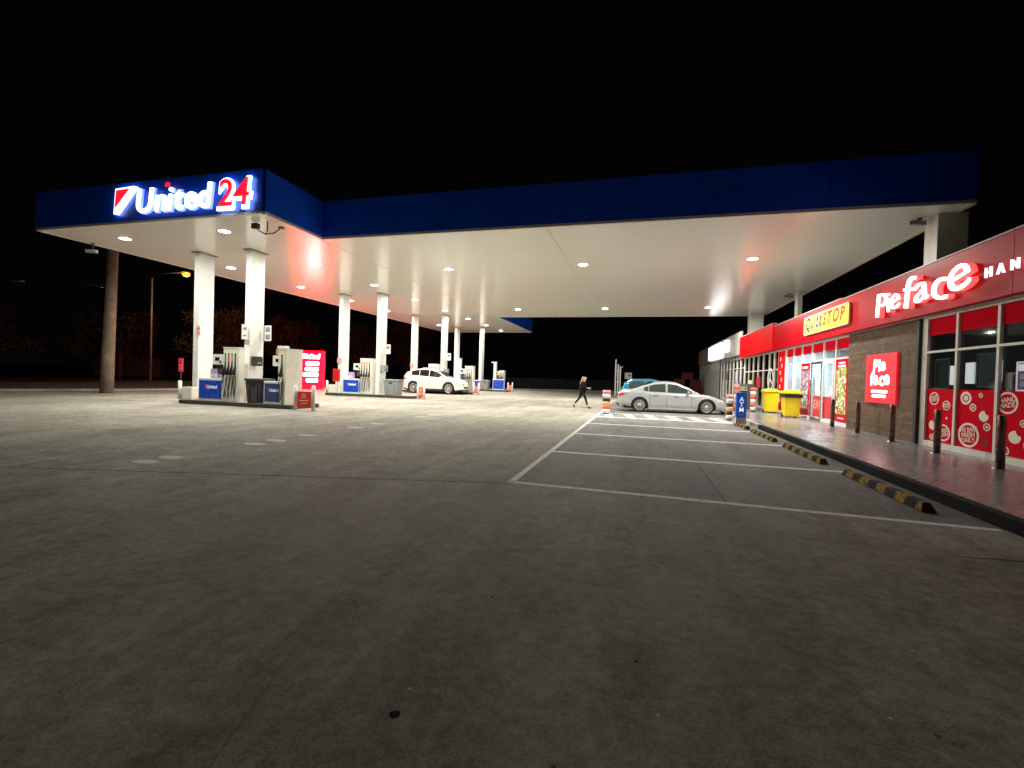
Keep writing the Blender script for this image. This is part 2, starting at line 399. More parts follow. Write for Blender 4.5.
# bay markings
g = MB(); g.keep = 1
def rect(x0, x1, y0, y1, z=.003):
    g.quad([(x0, y0, z), (x1, y0, z), (x1, y1, z), (x0, y1, z)])
rect(-1.80, -1.70, 6.52, 25.4)
g.quad([(-1.80, 6.44, .003), (3.8, 6.24, .003), (3.8, 6.36, .003), (-1.80, 6.57, .003)])
for y in (9.55, 13.0, 16.25, 19.4): rect(-1.70, 3.5, y - .06, y + .06 + .004 * y)
rect(-1.70, 3.5, 21.7, 21.78)
for i in range(6):
    x = -1.62 + i * .88
    g.quad([(x + .28, 19.46, .003), (x + .62, 19.46, .003), (x + .34, 21.68, .003), (x, 21.68, .003)])
struct('bay_marking', g, M_PAINT)
for k_, (x_, y_, r_) in enumerate(((-1.0, 1.86, .024), (-.93, 3.05, .012), (.02, 2.6, .012))):
    g = MB(); g.keep = 1; g.quad([(x_ + r_ * random.uniform(.8, 1.15) * math.cos(2 * PI * k / 12), y_ + r_ * random.uniform(.8, 1.15) * math.sin(2 * PI * k / 12), .0015) for k in range(12)]); struct('oil_spot', g, mat('oil', (.012, .011, .009), .9, spec=.05))
g = MB(); g.keep = 1
for y in (5.64, 6.06, 7.81, 8.39, 9.37, 11.3, 12.43, 15.3, 16.3):
    g.quad([(-7.48 + random.uniform(.22, .27) * math.cos(2 * PI * k / 14), y + random.uniform(.12, .15) * math.sin(2 * PI * k / 14), .0015) for k in range(14)])
struct('worn_marking', g, M_DIRT)

# ================================================================== CANOPY
H, HT = 6.526, 7.925
XA, XB, XC, Y0, Y1, Y2, Y3 = -22.24, -11.9, 8.43, 12.57, 15.48, 38.1, 51.1
can = thing('canopy', (0, 0, 0), 'large forecourt canopy with deep blue fascia and cream soffit over the pumps', 'canopy')
plan = [(XA, Y0), (XB, Y0), (XB, Y1), (XC, Y1), (XC, Y2), (XB, Y2), (XB, Y3), (XA, Y3)]
g = MB(); g.prism([(x, y, H) for x, y in plan], (0, 0, .05)); g.make('soffit', M_SOFFIT, can)
g = MB(); g.prism([(x, y, HT - .25) for x, y in plan], (0, 0, .06)); g.make('roof_deck', M_GREYF, can)
segs = list(zip(plan, plan[1:] + plan[:1]))
g = MB(); t = MB()
for (a, b) in segs:
    dx, dy = b[0] - a[0], b[1] - a[1]; l = math.hypot(dx, dy); ux, uy = dx / l, dy / l; nx, ny = uy, -ux
    def off(p, along, out): return (p[0] + ux * along + nx * out, p[1] + uy * along + ny * out)
    q = [off(a, -.0, .006), off(b, .0, .006), off(b, 0, .09), off(a, 0, .09)]
    g.prism([(x, y, H + .07) for x, y in q], (0, 0, HT - H - .07))
    q = [off(a, 0, -.06), off(b, 0, -.06), off(b, 0, .075), off(a, 0, .075)]
    t.prism([(x, y, H - .02) for x, y in q], (0, 0, .085))
fa = g.make('fascia', M_BLUE, can)
for x_, y_ in [(XC - 3.4 * k, Y1) for k in range(1, 6)] + [(XA + 3.4, Y0)]:
    g = MB(); g.box(x_ - .006, x_ + .006, y_ - .0925, y_ - .0895, H + .08, HT - .01); g.make('fascia_joint', mat('joint_navy', (.002, .02, .15), .5), fa)
t.make('edge_trim', M_CREAM, can)
g = MB()
for x in (-11.99, -3.25): g.box(x, x + .06, Y1 + .1, Y2 - .1, H - .005, H + .002)
g.box(XA + .1, XB - .1, 24.0, 24.06, H - .004, H + .002); g.box(XA + .1, XB - .1, 36, 36.06, H - .004, H + .002)
g.make('soffit_joint', M_SEAML, can)
ISL = [16.54, 26.75, 36.65, 46.22]
for y in ISL:
    for x in (-18.72, -15.98):
        g = MB(); g.box(x - .14, x + .14, y - .37, y + .37, .16, H - .001, .012)
        c = g.make('column', M_WHITE, can)
        g = MB(); g.box(x - .2, x + .2, y - .48, y + .48, H - .06, H - .003); g.make('collar', M_SEAM, c)
for (x0, x1, y0, y1) in ((8.0, 8.72, 16.2, 16.85), (7.9, 8.12, 28.3, 28.8), (7.35, 8.2, 36.9, 37.8)):
    x1 = min(x1, 8.9)
    g = MB(); g.box(x0, x1, y0, y1, 4.06, H - .001, .01); g.make('column', M_CREAM, can)

# canopy downlights: luminaire housing, glowing lens and its lamp
spots = []
for i in range(8):
    spots.append((-19.86, 14.0 + 5 * i, 'row nearest the road', i)); spots.append((-14.86, 13.9 + 5.03 * i, 'pump row nearest the open forecourt', i))
for j, (x, nm) in enumerate(((-8.95, 'middle row beside the pumps'), (-2.62, 'row above the open lane'), (4.14, 'row nearest the shop'))):
    for i in range(2): spots.append((x, 20.8 + 13 * i, nm, i))
ordn = ['first', 'second', 'third', 'fourth', 'fifth', 'sixth', 'seventh', 'eighth']
def downlight(e, col):
    a = bpy.data.lights.new('canopy_lamp', 'AREA'); a.shape = 'DISK'; a.size = .34; a.spread = PI; a.energy = e; a.color = col
    return a
L_PUMP = downlight(82, (1, .985, .88)); L_FRONT = downlight(190, (1, .985, .88)); L_MID = downlight(190, (1, .98, .88)); L_DRIVE = downlight(350, (1, .98, .89))
base = None
for (x, y, nm, i) in spots:
    lab = 'round recessed canopy light, %s from the front in the %s' % (ordn[i], nm)
    if base is None:
        base = thing('canopy_light', (x, y, H), lab, 'ceiling light', 'lights under the canopy')
        g = MB(); g.lathe((0, 0, 0), (0, 0, -1), [(.0, -.0), (.25, 0), (.25, .012), (.22, .018), (.20, .016)], 28); g.make('frame', M_WHITE, base)
        g = MB(); g.lathe((0, 0, 0), (0, 0, -1), [(.20, .015), (.17, .028), (.10, .034), (0, .036)], 24); g.make('diffuser', E_LED, base)
        o = base
    else:
        o = copy_tree(base); o.location = (x, y, H); o['label'] = lab
    l = bpy.data.objects.new('lamp', (L_FRONT if i == 0 else L_PUMP) if x < -10 else (L_MID if x < -5 else L_DRIVE)); COL.objects.link(l); l.location = (0, 0, -.05); l.parent = o

# United 24 sign on the canopy face
yb = Y0 - .09
sg = thing('canopy_sign', (0, 0, 0), 'illuminated white and red lettering with a red flag mark on the near blue canopy face', 'sign')
g = MB(); g.prism([(-18.12, yb - .1, 6.83), (-17.95, yb - .1, 6.80), (-17.05, yb - .1, 7.70), (-17.2, yb - .1, 7.74), (-18.05, yb - .1, 7.70)], (0, .07, 0)); g.make('flag_backing', E_WHITE, sg)
g = MB(); g.prism([(-18.04, yb - .135, 7.02), (-17.36, yb - .135, 7.66), (-17.98, yb - .135, 7.64)], (0, .03, 0)); g.make('flag', E_RED, sg)
letters('letter', 'United', -17.0, -13.78, 6.80, 1.16, '-Y', yb - .13, E_WHITE, sg, .03, .004, .12, .09)
letters('letter_return', 'United', -17.03, -13.74, 6.78, 1.2, '-Y', yb - .055, E_HALO, sg, .045, .02, .12, .05)
g = MB(); g.prism([(-15.72, yb - .16, 7.60), (-15.55, yb - .16, 7.60), (-15.56, yb - .16, 7.72), (-15.69, yb - .16, 7.72)], (0, .06, 0)); g.make('accent', E_RED, sg)
letters('digit_outline', '24', -13.56, -12.16, 6.72, 1.3, '-Y', yb - .09, E_WHITE, sg, .03, .07, .1, -.06)
letters('digit', '24', -13.48, -12.25, 6.77, 1.24, '-Y', yb - .14, E_RED, sg, .03, .004, .1, .06)

# ================================================================== SHOP
shop = thing('shop_building', (0, 0, 0), 'long single storey service station shop with red fascia and glazed front', 'building')
XF, XS = 6.40, 6.69
g = MB(); g.box(13, 13.2, 2, 59, .15, 4.3); g.box(XS + .05, 13, 1.8, 2, .15, 4.3); g.box(XS + .05, 13, 59, 59.2, .15, 4.9); g.make('wall', M_GREYF, shop)
g = MB(); g.box(XF + .16, 13.2, 1.8, 59.2, 3.95, 4.05); g.make('roof', M_GREYF, shop)
g = MB(); g.box(XS + .2, 12.98, 2.02, 26.6, .151, .158); g.make('floor', mat('shop_floor', (.45, .44, .42), .3, var=.08), shop)
g = MB(); g.box(XF + .16, 12.98, 18.0, 58.9, 3.28, 3.30); g.make('shop_ceiling', mat('ceiling_grey', (.4, .4, .4), .7), shop)
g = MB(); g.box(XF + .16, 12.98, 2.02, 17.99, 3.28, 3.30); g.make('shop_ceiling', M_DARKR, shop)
# fascia sections
for y0, y1, z0, z1, m, xf in ((1.8, 10.6, 3.27, 4.42, M_RED, XF), (10.61, 18.2, 3.27, 4.42, M_RED, XF), (18.21, 26.7, 3.27, 4.46, M_RED, XF),
                              (26.72, 35.0, 3.27, 4.62, M_REDB, XF - .04), (35.05, 59.2, 3.5, 5.05, M_GREYF, XF + .02)):
    g = MB(); g.box(xf, XF + .155, y0, y1, z0, z1, .006)
    f = g.make('fascia_panel', m, shop)
    g = MB(); g.box(xf - .015, XF + .17, y0 + .003, y1 - .003, z1 + .001, z1 + .03); g.make('capping', M_GREYF, f)
g = MB(); g.box(XF + .16, XS + .1, 1.8, 59, 3.24, 3.27); g.make('lintel', M_GREYF, shop)
# brick pier
g = MB(); g.box(6.64, 7.0, 14.08, 18.16, .15, 3.268); g.make('brick_panel', M_BRICK, shop)
g = MB(); g.box(6.60, 6.70, 13.96, 14.075, .15, 3.268); g.make('corner_trim', mat('trim_dark', (.02, .015, .015), .5), shop)
# glazed bays
def bay(y0, y1, zt, mfr, mw=.055, tra=None, film_top=None, film_bot=None, sill=.13, d=.06, glass=M_GLASS, name='window'):
    """frame standing between y0 and y1 (mullion on the y0 side) with its pane"""
    g = MB(); xa, xb_ = 6.67, 6.67 + d
    g.box(xa, xb_, y1 - mw, y1, .15, zt); g.box(xa, xb_, y0, y1 - mw, zt - .07, zt); g.box(xa, xb_, y0, y1 - mw, .15, .15 + sill)
    for z in (tra or []): g.box(xa, xb_, y0, y1 - mw, z - .025, z + .025)
    w = g.make(name, mfr, shop)
    g = MB(); g.box(6.725, 6.733, y0, y1 - mw, .15 + sill, zt - .07); g.make('pane', glass, w)
    if film_top:
        g = MB(); g.box(6.718, 6.722, y0 + .005, y1 - mw - .005, film_top, zt - .075); g.make('window_film', M_FILM, w)
    if film_bot:
        g = MB(); g.box(6.716, 6.722, y0 + .005, y1 - mw - .005, .16 + sill, film_bot); g.make('window_film', M_FILM, w)
    return w
M_FR = mat('cream_frame', (.82, .8, .72), .35, var=.05)
ys = [13.95, 12.66, 11.40, 10.14, 8.88, 7.62, 6.36, 5.1, 3.84, 2.6]
wins = []
for a, b in zip(ys[1:], ys):
    wins.append(bay(a, b, 3.268, M_FR, mw=.22 if b == 13.95 else .075, tra=[2.4], film_top=2.80, film_bot=1.52))
W0 = {0: wins[0], 1: wins[1], 2: wins[2]}
M_CW = mat('graphic_cream', (.95, .82, .74), .5); M_CD = mat('graphic_brown', (.06, .008, .012), .5)
def winof(y): return wins[0] if y > 12.66 else (wins[1] if y > 11.4 else wins[2])
circ = [(13.30,1.29,.15,'rt'),(12.83,1.15,.11,'rt'),(12.18,1.34,.14,'tr'),(11.73,1.41,.05,'r'),(11.95,1.15,.08,'r'),(11.62,.99,.11,'c'),(11.475+.17,1.0+.23,.0,'x'),(11.52,.78,.08,'r'),(12.06,.56,.26,'big'),(11.56,.46,.1,'d'),(12.81,.86,.03,'s'),(13.33,.66,.11,'c'),(13.34,.38,.07,'r'),(12.90,.52,.19,'rt'),(11.0,1.29,.21,'hm'),(10.79,.66,.12,'c'),(10.59,.93,.07,'r'),(11.02,.38,.09,'r'),(10.40,.54,.14,'r'),(9.7,1.2,.2,'rt'),(9.5,.6,.24,'big'),(8.4,1.0,.25,'hm'),(10.15+.1,1.35,.08,'r')]
for (y, z, r, t) in circ:
    if t == 'x': continue
    w = winof(y) if y > 10.14 else wins[3 if y > 8.88 else 4]
    y *= 1.011; g = MB(); x = 6.7135
    if t == 'r': disc(g, x, y, z, r, .001, r * .7, sy=1.28)
    elif t == 's': disc(g, x, y, z, r, .001)
    elif t == 'd': disc(g, x, y, z, r, .001, r * .8, mi=1)
    elif t == 'c':
        n = 26; pts = []
        for k in range(n):
            a = 2 * PI * k / n; rr = r
            if .3 < a < 1.35: rr = r * .62
            pts.append((x, y - 1.28 * rr * math.cos(a), z + rr * math.sin(a)))
        g.prism(pts, (-.001, 0, 0))
    elif t == 'tr': disc(g, x, y, z, r, .001, r * .6, sy=1.28)
    else: disc(g, x, y, z, r, .001, r * .82, sy=1.28)
    o = g.make('window_graphic', [M_CW, M_CD], w)
    if t in ('r', 'tr', 'd'):
        g = MB(); disc(g, x, y, z, r * (.42 if t == 'tr' else .35), .001, 0, 0, 16, sy=1.28); g.make('window_graphic', M_CD if t == 'd' else M_CW, w)
    if t in ('rt', 'big', 'hm'):
        rows = {'rt': ['BAKED', 'FRESH'], 'big': ['WE BAKE', 'FRESH', 'DAILY'], 'hm': ['HAND', 'MADE']}[t]
        hh = r * (.42 if len(rows) == 3 else .5)
        for i, s_ in enumerate(rows):
            text('window_lettering', s_, (6.712, y, z + (len(rows) / 2 - 1 - i) * hh * 1.02 + hh * .15), '-X', M_CW, hh * 1.25, w, extrude=.0006, off=.002, rot=R(8), sx=1.15 if len(s_) < 6 else .98)
# quick stop bays
qs = [26.69, 25.41, 24.23, 23.08, 21.82, 20.54, 19.37, 18.17]
M_FW = mat('white_frame', (.8, .8, .77), .35)
qw = []
for i, (b, a) in enumerate(zip(qs, qs[1:])):
    door = i in (4, 5)
    tr = [2.5] if i != 0 else []
    w = bay(a, b, 3.268, M_FW, mw=.07, tra=tr, film_top=(2.84 if i else None), film_bot=({1: 1.1, 2: 1.15}.get(i)), sill=.1, name='door' if door else 'window')
    qw.append(w)
    if door:
        g = MB()
        for yy in (a + .02, b - .16): g.box(6.64, 6.668, yy, yy + .07, .16, 2.46)
        g.box(6.64, 6.668, a + .092, b - .162, 2.38, 2.46); g.box(6.64, 6.668, a + .092, b - .162, .16, .26); g.make('door_leaf', M_STEEL if i == 4 else M_FW, w)
g = MB(); g.box(6.705, 6.711, 19.5, 21.6, .3, 1.12); g.make('door_film', mat('door_red', (.6, .03, .05), .4), qw[4])
text('door_lettering', 'EASY', (6.702, 20.95, .62), '-X', mat('pink_letter', (.8, .35, .35), .5), .5, qw[4], extrude=.0008, off=.01)
# dark glazed bays beyond
dy = [34.95, 33.6, 32.35, 31.1, 29.85, 28.55, 27.55, 26.72]
M_DGL = glass_mat('brown_glass', (.45, .36, .25), .35)
for b, a in zip(dy, dy[1:]): bay(a, b, 3.268, M_FR, mw=.11 if b != 34.95 else .22, tra=[2.3], sill=.1, glass=M_DGL)
dy2 = [44.6, 43.2, 41.8, 40.4, 39.0, 37.6, 36.3, 35.0]
for b, a in zip(dy2, dy2[1:]): bay(a, b, 3.49, M_FR, mw=.2, tra=[2.6], sill=.1, glass=M_DGL)
g = MB()
for k in range(26): g.box(6.5, 6.6, 44.8 + k * .55, 44.8 + k * .55 + .12, .16, 3.46)
for z in (.4, 2.5, 3.3): g.box(6.52, 6.58, 44.7, 58.9, z, z + .07)
g.make('security_grille', mat('grille_grey', (.36, .34, .32), .5), shop)
g = MB(); g.box(6.9, 7.0, 44.7, 59, .16, 3.6); g.make('rear_wall', mat('grille_back', (.12, .11, .1), .8), shop)
# interior partitions and bulkheads
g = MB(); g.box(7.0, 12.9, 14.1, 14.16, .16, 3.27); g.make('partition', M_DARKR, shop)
g = MB(); g.box(6.9, 12.9, 18.1, 18.16, .16, 3.28); g.box(6.9, 12.9, 26.62, 26.7, .16, 3.28); g.box(6.9, 12.9, 34.95, 35.02, .16, 3.28)
g.make('partition', mat('partition', (.5, .5, .5), .7), shop)
g = MB(); g.box(9.9, 10.0, 18.2, 26.6, 2.3, 3.28); g.make('bulkhead', M_RED, shop)
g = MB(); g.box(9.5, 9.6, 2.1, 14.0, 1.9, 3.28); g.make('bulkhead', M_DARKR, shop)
g = MB(); g.box(10.4, 11.0, 2.6, 12.8, .16, 1.15); g.make('counter', mat('counter', (.2, .2, .21), .3), shop)
# shop interior lights
def area(name, loc, sx, sy, e, col, parent=None, rot=(0, 0, 0)):
    l = bpy.data.lights.new(name, 'AREA'); l.shape = 'RECTANGLE'; l.size = sx; l.size_y = sy; l.energy = e; l.color = col
    o = bpy.data.objects.new(name, l); COL.objects.link(o); o.location = loc; o.rotation_euler = rot
    if parent: o.parent = parent
    return o
E_TUBE = em('tube_light', (.85, .95, 1), 8)
def troffer(x, y, e, lab, col=(.85, .95, 1)):
    E_T = E_TUBE if e > 50 else em('dim_tube_light', (1, .95, .9), 2)
    t_ = thing('shop_light', (x, y, 3.26), lab, 'ceiling light', 'lights inside the shop')
    g = MB(); g.box(-.3, .3, -.6, .6, -.02, .015); g.make('frame', M_WHITE, t_)
    g = MB(); g.box(-.27, .27, -.57, .57, -.03, -.022); g.make('diffuser', E_T, t_)
    area('lamp', (0, 0, -.04), .5, 1.1, e, col, t_)
for i, (x, y) in enumerate(((8, 20.3), (8, 22.8), (8, 25.2), (11, 21), (11, 24))): troffer(x, y, 165, 'white ceiling panel light inside the convenience shop, %s along' % ordn[i])
for i, (x, y) in enumerate(((8.2, 12.6), (8.2, 8.5), (11.3, 10.2))): troffer(x, y, 3, 'dim ceiling panel light inside the bakery, %s along' % ordn[i], (1, .95, .9))
troffer(9, 31, 12, 'faint ceiling panel light behind the brown glazing', (1, .85, .7))
troffer(9, 40, 10, 'faint ceiling panel light behind the grey fronted shop', (1, .9, .8))

# drinks fridges, shelves
def shelf(loc, L_, Hh, lab, cat='shelf', back=(.5, .55, .6), cols=None, name='display_shelf', rz=0, n=5, dens=.12):
    t_ = thing(name, loc, lab, cat, None, rz)
    g = MB(); g.box(.32, .36, 0, L_, 0, Hh); g.box(0, .36, -.03, 0, 0, Hh); g.box(0, .36, L_, L_ + .03, 0, Hh); g.make('cabinet', mat('cab%.2f' % back[0], back, .5), t_)
    g = MB()
    for k in range(n): g.box(.02, .315, .01, L_ - .01, .1 + k * (Hh - .2) / n, .12 + k * (Hh - .2) / n)
    g.make('shelf_board', M_WHITE, t_)
    cs = cols or [(.6, .03, .03), (.8, .7, .1), (.05, .2, .6), (.1, .5, .2), (.8, .8, .8), (.7, .3, .05)]
    g = MB(); y = .03
    for k in range(n):
        y = .03
        while y < L_ - .1:
            w_ = random.uniform(.06, dens); h_ = random.uniform(.5, .85) * (Hh - .2) / n * .9
            g.box(.05, .3, y, y + w_ - .015, .125 + k * (Hh - .2) / n, .125 + k * (Hh - .2) / n + h_, mi=random.randrange(len(cs))); y += w_
    o = g.make('goods', [mat('goods_%d_%d_%d' % tuple(int(v * 99) for v in c), c, .4) for c in cs], t_); o['kind'] = 'stuff'
    return t_
shelf((12.3, 18.4, .16), 8.0, 2.1, 'back wall of drinks fridges inside the convenience shop', 'fridge', (.6, .75, .8), [(.5, .8, .9), (.2, .5, .8), (.8, .9, .95), (.1, .5, .6), (.7, .1, .1)], 'drinks_fridge')
shelf((8.6, 21.9, .16), 2.4, 1.4, 'snack shelf seen through the glass left of the shop doors')
shelf((7.6, 24.3, .16), 1.5, 1.9, 'pale fridge behind the glass near the yellow bins', 'fridge', (.7, .85, .88), [(.7, .9, .95), (.5, .8, .9), (.9, .95, .95)], 'glass_fridge')
shelf((9.0, 18.6, .16), 2.2, 1.9, 'pale blue drinks cabinet seen through the right door leaf', 'fridge', (.5, .75, .85), [(.4, .75, .9), (.7, .9, .95), (.2, .45, .7)], 'glass_fridge')  # cabinet and goods coloured in pale blues
shelf((8.5, 28, .16), 5, 1.6, 'dim goods shelf behind the brown glazing')
# menu boards and posters inside the bakery
def board(name, y0, y1, z0, z1, x, m, lab, cat='poster', rim=None, d=.03):
    g = MB(); g.box(x, x + d, y0, y1, z0, z1)
    if rim:
        t_ = thing(name, (0, 0, 0), lab, cat)
        g.make('panel', m, t_); g = MB()
        g.box(x - .01, x + d, y0 - .03, y0, z0 - .03, z1 + .03); g.box(x - .01, x + d, y1, y1 + .03, z0 - .03, z1 + .03)
        g.box(x - .01, x + d, y0, y1, z0 - .03, z0); g.box(x - .01, x + d, y0, y1, z1, z1 + .03); g.make('frame', rim, t_)
        return t_
    return one(name, g, m, (0, 0, 0), lab, cat)
M_SCR = mat('dark_screen', (.012, .016, .012), .25)
board('menu_screen', 13.0, 13.48, 1.55, 2.2, 6.75, M_SCR, 'black hanging menu screen in the bakery window nearest the brown wall', 'screen', M_DGREY)
board('menu_screen', 11.55, 12.1, 1.6, 2.25, 6.78, M_SCR, 'larger black menu screen in the second bakery window', 'screen', M_DGREY)
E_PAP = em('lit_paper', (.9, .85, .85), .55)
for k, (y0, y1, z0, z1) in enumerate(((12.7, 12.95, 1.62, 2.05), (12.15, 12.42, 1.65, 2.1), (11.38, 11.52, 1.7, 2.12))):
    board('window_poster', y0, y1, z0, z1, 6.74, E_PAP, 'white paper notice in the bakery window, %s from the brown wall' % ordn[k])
t_ = board('menu_board', 10.2, 11.2, 1.55, 2.05, 6.9, mat('menu_purple', (.12, .07, .15), .4, emit=(.3, .2, .4), es=.15), 'purple tinted menu board with a lit white heading in the nearest bakery window', 'menu board', em('menu_head', (1, .75, .8), .5))
g = MB(); g.box(6.885, 6.899, 10.25, 11.17, 1.9, 2.03); g.make('heading', E_PAP, t_)
g = MB()
for k in range(8): g.box(6.885, 6.899, 10.27 + (k % 4) * .23, 10.27 + (k % 4) * .23 + .16, 1.6 + (k // 4) * .14, 1.6 + (k // 4) * .14 + .1)
g.make('menu_picture', mat('menu_pic', (.45, .35, .4), .5, emit=(.5, .4, .45), es=.2), t_)
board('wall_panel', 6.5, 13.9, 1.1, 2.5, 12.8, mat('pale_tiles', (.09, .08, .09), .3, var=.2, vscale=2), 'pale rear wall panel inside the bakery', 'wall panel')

# --- signs on the fascia
pf = thing('fascia_sign', (0, 0, 0), 'glowing white hand drawn two word lettering on the red fascia', 'sign')
E_PF = em('lit_warm_white', (1, .93, .93), 2.4, (.9, .9, .9), True); E_PFR = em('lit_pink_return', (1, .12, .12), .9, (.8, .3, .3))
for nm_, m_, pl, ex, of_, dg in (('letter', E_PF, XF - .16, .02, -.013, .07), ('letter_return', E_PFR, XF - .07, .06, -.006, .06)):
    letters(nm_, 'Pie', 15.36, 14.12, 3.47, .86, '-X', pl, m_, pf, ex, of_, 0, dg, [R(-6), R(4), R(10)], [-.02, .04, .05], [1.12, .95, 1])
    letters(nm_, 'face', 14.0, 11.45, 3.50, 1.08, '-X', pl, m_, pf, ex, of_, 0, dg, [R(-7), R(8), R(-5), R(12)], [0, .02, 0, .0], [1.05, .95, 1, 1.08])
E_PFW = em('lit_letter_white', (.85, .92, 1), 1.1, (.9, .9, .9))
hm = thing('fascia_sign', (0, 0, 0), 'small white illuminated capitals at the right end of the red fascia', 'sign')
y = 11.22
for ch in 'HANDMADE':
    text('letter', ch, (XF - .07, y, 3.68), '-X', E_PFW, .28, hm, extrude=.02, off=.0, align='LEFT'); y -= .33
qk = thing('fascia_sign', (0, 0, 0), 'yellow rounded sign box with blue and red capitals on the red fascia', 'sign')
g = MB(); rrect(17.42, 21.75, 3.53, 4.25, .12, XF - .07, .065, g); g.make('sign_box', mat('yel_case', (.8, .75, .4), .4), qk)
g = MB(); rrect(17.47, 21.70, 3.58, 4.20, .10, XF - .076, .005, g); g.make('sign_face', em('lit_yellow', (1, .70, .0), .62, (.9, .8, .05)), qk)
M_INKB = mat('ink_blue', (.01, .03, .2), .5); M_INKR = mat('ink_red', (.5, .01, .04), .5); M_INKW = mat('ink_white', (.9, .9, .9), .5)
letters('lettering', 'Q', 21.45, 20.95, 3.72, .66, '-X', XF - .082, M_INKB, qk, .003, .03, .2, .02)
letters('lettering', 'UICK', 20.88, 19.72, 3.74, .50, '-X', XF - .082, M_INKB, qk, .003, .038, .2, .08)
letters('lettering', 'STOP', 19.66, 17.72, 3.74, .62, '-X', XF - .082, M_INKR, qk, .003, .02, .2, .09)
# square light box on the brick wall
E_PFB = em('lit_letter_soft', (1, .93, .95), 2.2, (.9, .9, .9))
bs = thing('wall_sign', (0, 0, 0), 'square red light box with white lettering on the brown brick wall', 'sign')
g = MB(); rrect(14.92, 16.70, 1.07, 2.48, .02, 6.58, .058, g); g.make('sign_box', em('lit_red_face', (.9, .01, .03), .55, (.6, .02, .03), True), bs)
letters('lettering', 'Pie', 16.22, 15.50, 1.99, .50, '-X', 6.575, E_PFB, bs, .004, .014, 0, .03, [R(-6), 0, R(8)])
letters('lettering', 'face', 16.40, 15.25, 1.59, .56, '-X', 6.575, E_PFB, bs, .004, .014, 0, .03, [R(-6), R(6), R(-4), R(8)])
g = MB(); rrect(15.36, 16.30, 1.36, 1.44, .03, 6.574, .005, g); rrect(15.44, 16.24, 1.23, 1.31, .03, 6.574, .005, g); g.make('caption_bar', E_PFB, bs)
g = MB(); g.box(6.570, 6.5735, 15.46, 16.2, 1.325, 1.345); g.make('caption_line', M_INKB, bs)
# grey end white sign
ws = thing('fascia_sign', (0, 0, 0), 'bright white light box on the far grey fascia', 'sign')
g = MB(); rrect(42.0, 49.2, 3.65, 4.85, .05, XF - .2, .19, g); g.make('sign_box', em('lit_white_box', (1, 1, .97), 3.2, None, True), ws)
ws = thing('fascia_sign', (0, 0, 0), 'narrow white light box beside the big white one on the grey fascia', 'sign')
g = MB(); rrect(39.3, 40.4, 3.95, 4.85, .05, XF - .2, .19, g); g.make('sign_box', em('lit_white_box2', (1, 1, .97), 1.8), ws)
# posters of the shop front
def lum(name, y0, y1, z0, z1, m, lab, rim=M_RED, x=6.655):
    t_ = thing(name, (0, 0, 0), lab, 'poster')
    g = MB(); g.box(x, x + .012, y0, y1, z0, z1); g.make('border', rim, t_)
    g = MB(); g.box(x - .006, x - .001, y0 + .1, y1 - .08, z0 + .28, z1 - .3); g.make('picture', m, t_)
    return t_
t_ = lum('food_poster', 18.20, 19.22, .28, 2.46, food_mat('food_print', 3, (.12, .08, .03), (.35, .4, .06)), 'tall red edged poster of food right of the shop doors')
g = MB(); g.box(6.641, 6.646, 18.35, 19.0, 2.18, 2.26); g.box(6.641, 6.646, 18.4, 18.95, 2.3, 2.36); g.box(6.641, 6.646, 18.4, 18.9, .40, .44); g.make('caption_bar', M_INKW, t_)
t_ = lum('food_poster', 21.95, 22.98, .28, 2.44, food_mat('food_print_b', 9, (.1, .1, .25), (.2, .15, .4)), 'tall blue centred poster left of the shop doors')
g = MB(); g.box(6.641, 6.646, 22.1, 22.8, 2.22, 2.32); g.make('caption_bar', M_INKW, t_)
t_ = thing('red_banner', (0, 0, 0), 'full height red window banner with white shapes at the far end of the shop glazing', 'banner')
g = MB(); g.box(6.655, 6.665, 25.5, 26.6, .28, 3.18); g.make('panel', M_REDB, t_)
g = MB()
for k in range(7):
    disc(g, 6.652, 26.05 + .12 * (-1) ** k, .75 + k * .34, .11, .002, .045 if k % 2 else 0)
g.make('print', mat('print_white', (.8, .7, .7), .5), t_)
em_ = thing('window_emblem', (0, 0, 0), 'white oval ring emblem with three spokes on the brown glazing', 'emblem')
g = MB(); disc(g, 6.59, 27.75, 1.78, .6, .004, .48, n=36)
for k in range(3):
    a = R(90 + 120 * k); b_ = a + PI / 2
    g.prism([(6.588, 27.75 + .06 * math.cos(b_), 1.78 + .06 * math.sin(b_)), (6.588, 27.75 - .06 * math.cos(b_), 1.78 - .06 * math.sin(b_)), (6.588, 27.75 - .03 * math.cos(b_) + .49 * math.cos(a), 1.78 - .03 * math.sin(b_) + .49 * math.sin(a)), (6.588, 27.75 + .03 * math.cos(b_) + .49 * math.cos(a), 1.78 + .03 * math.sin(b_) + .49 * math.sin(a))], (-.003, 0, 0))
disc(g, 6.588, 27.75, 1.78, .1, .005)
g.make('ring', mat('emblem_white', (.8, .8, .76), .4, emit=(.8, .8, .75), es=.25), em_)
board('window_poster', 29.9, 30.9, 1.3, 1.95, 6.585, mat('poster_red', (.6, .03, .05), .4), 'red poster low in the brown glazing beside the oval emblem', d=.01)
board('window_poster', 31.9, 33.2, 1.2, 1.75, 6.585, mat('poster_cream', (.7, .66, .5), .4), 'cream poster low in the brown glazing above the display rack', d=.01)
board('window_poster', 36.5, 37.4, 1.0, 2.4, 6.585, mat('poster_pale', (.75, .75, .8), .4), 'pale tall poster on the grey fronted shop glazing', d=.01)
board('window_poster', 40.6, 41.6, 1.2, 2.4, 6.585, mat('poster_tan', (.4, .26, .12), .4), 'tan poster on the grey fronted shop glazing', d=.01)

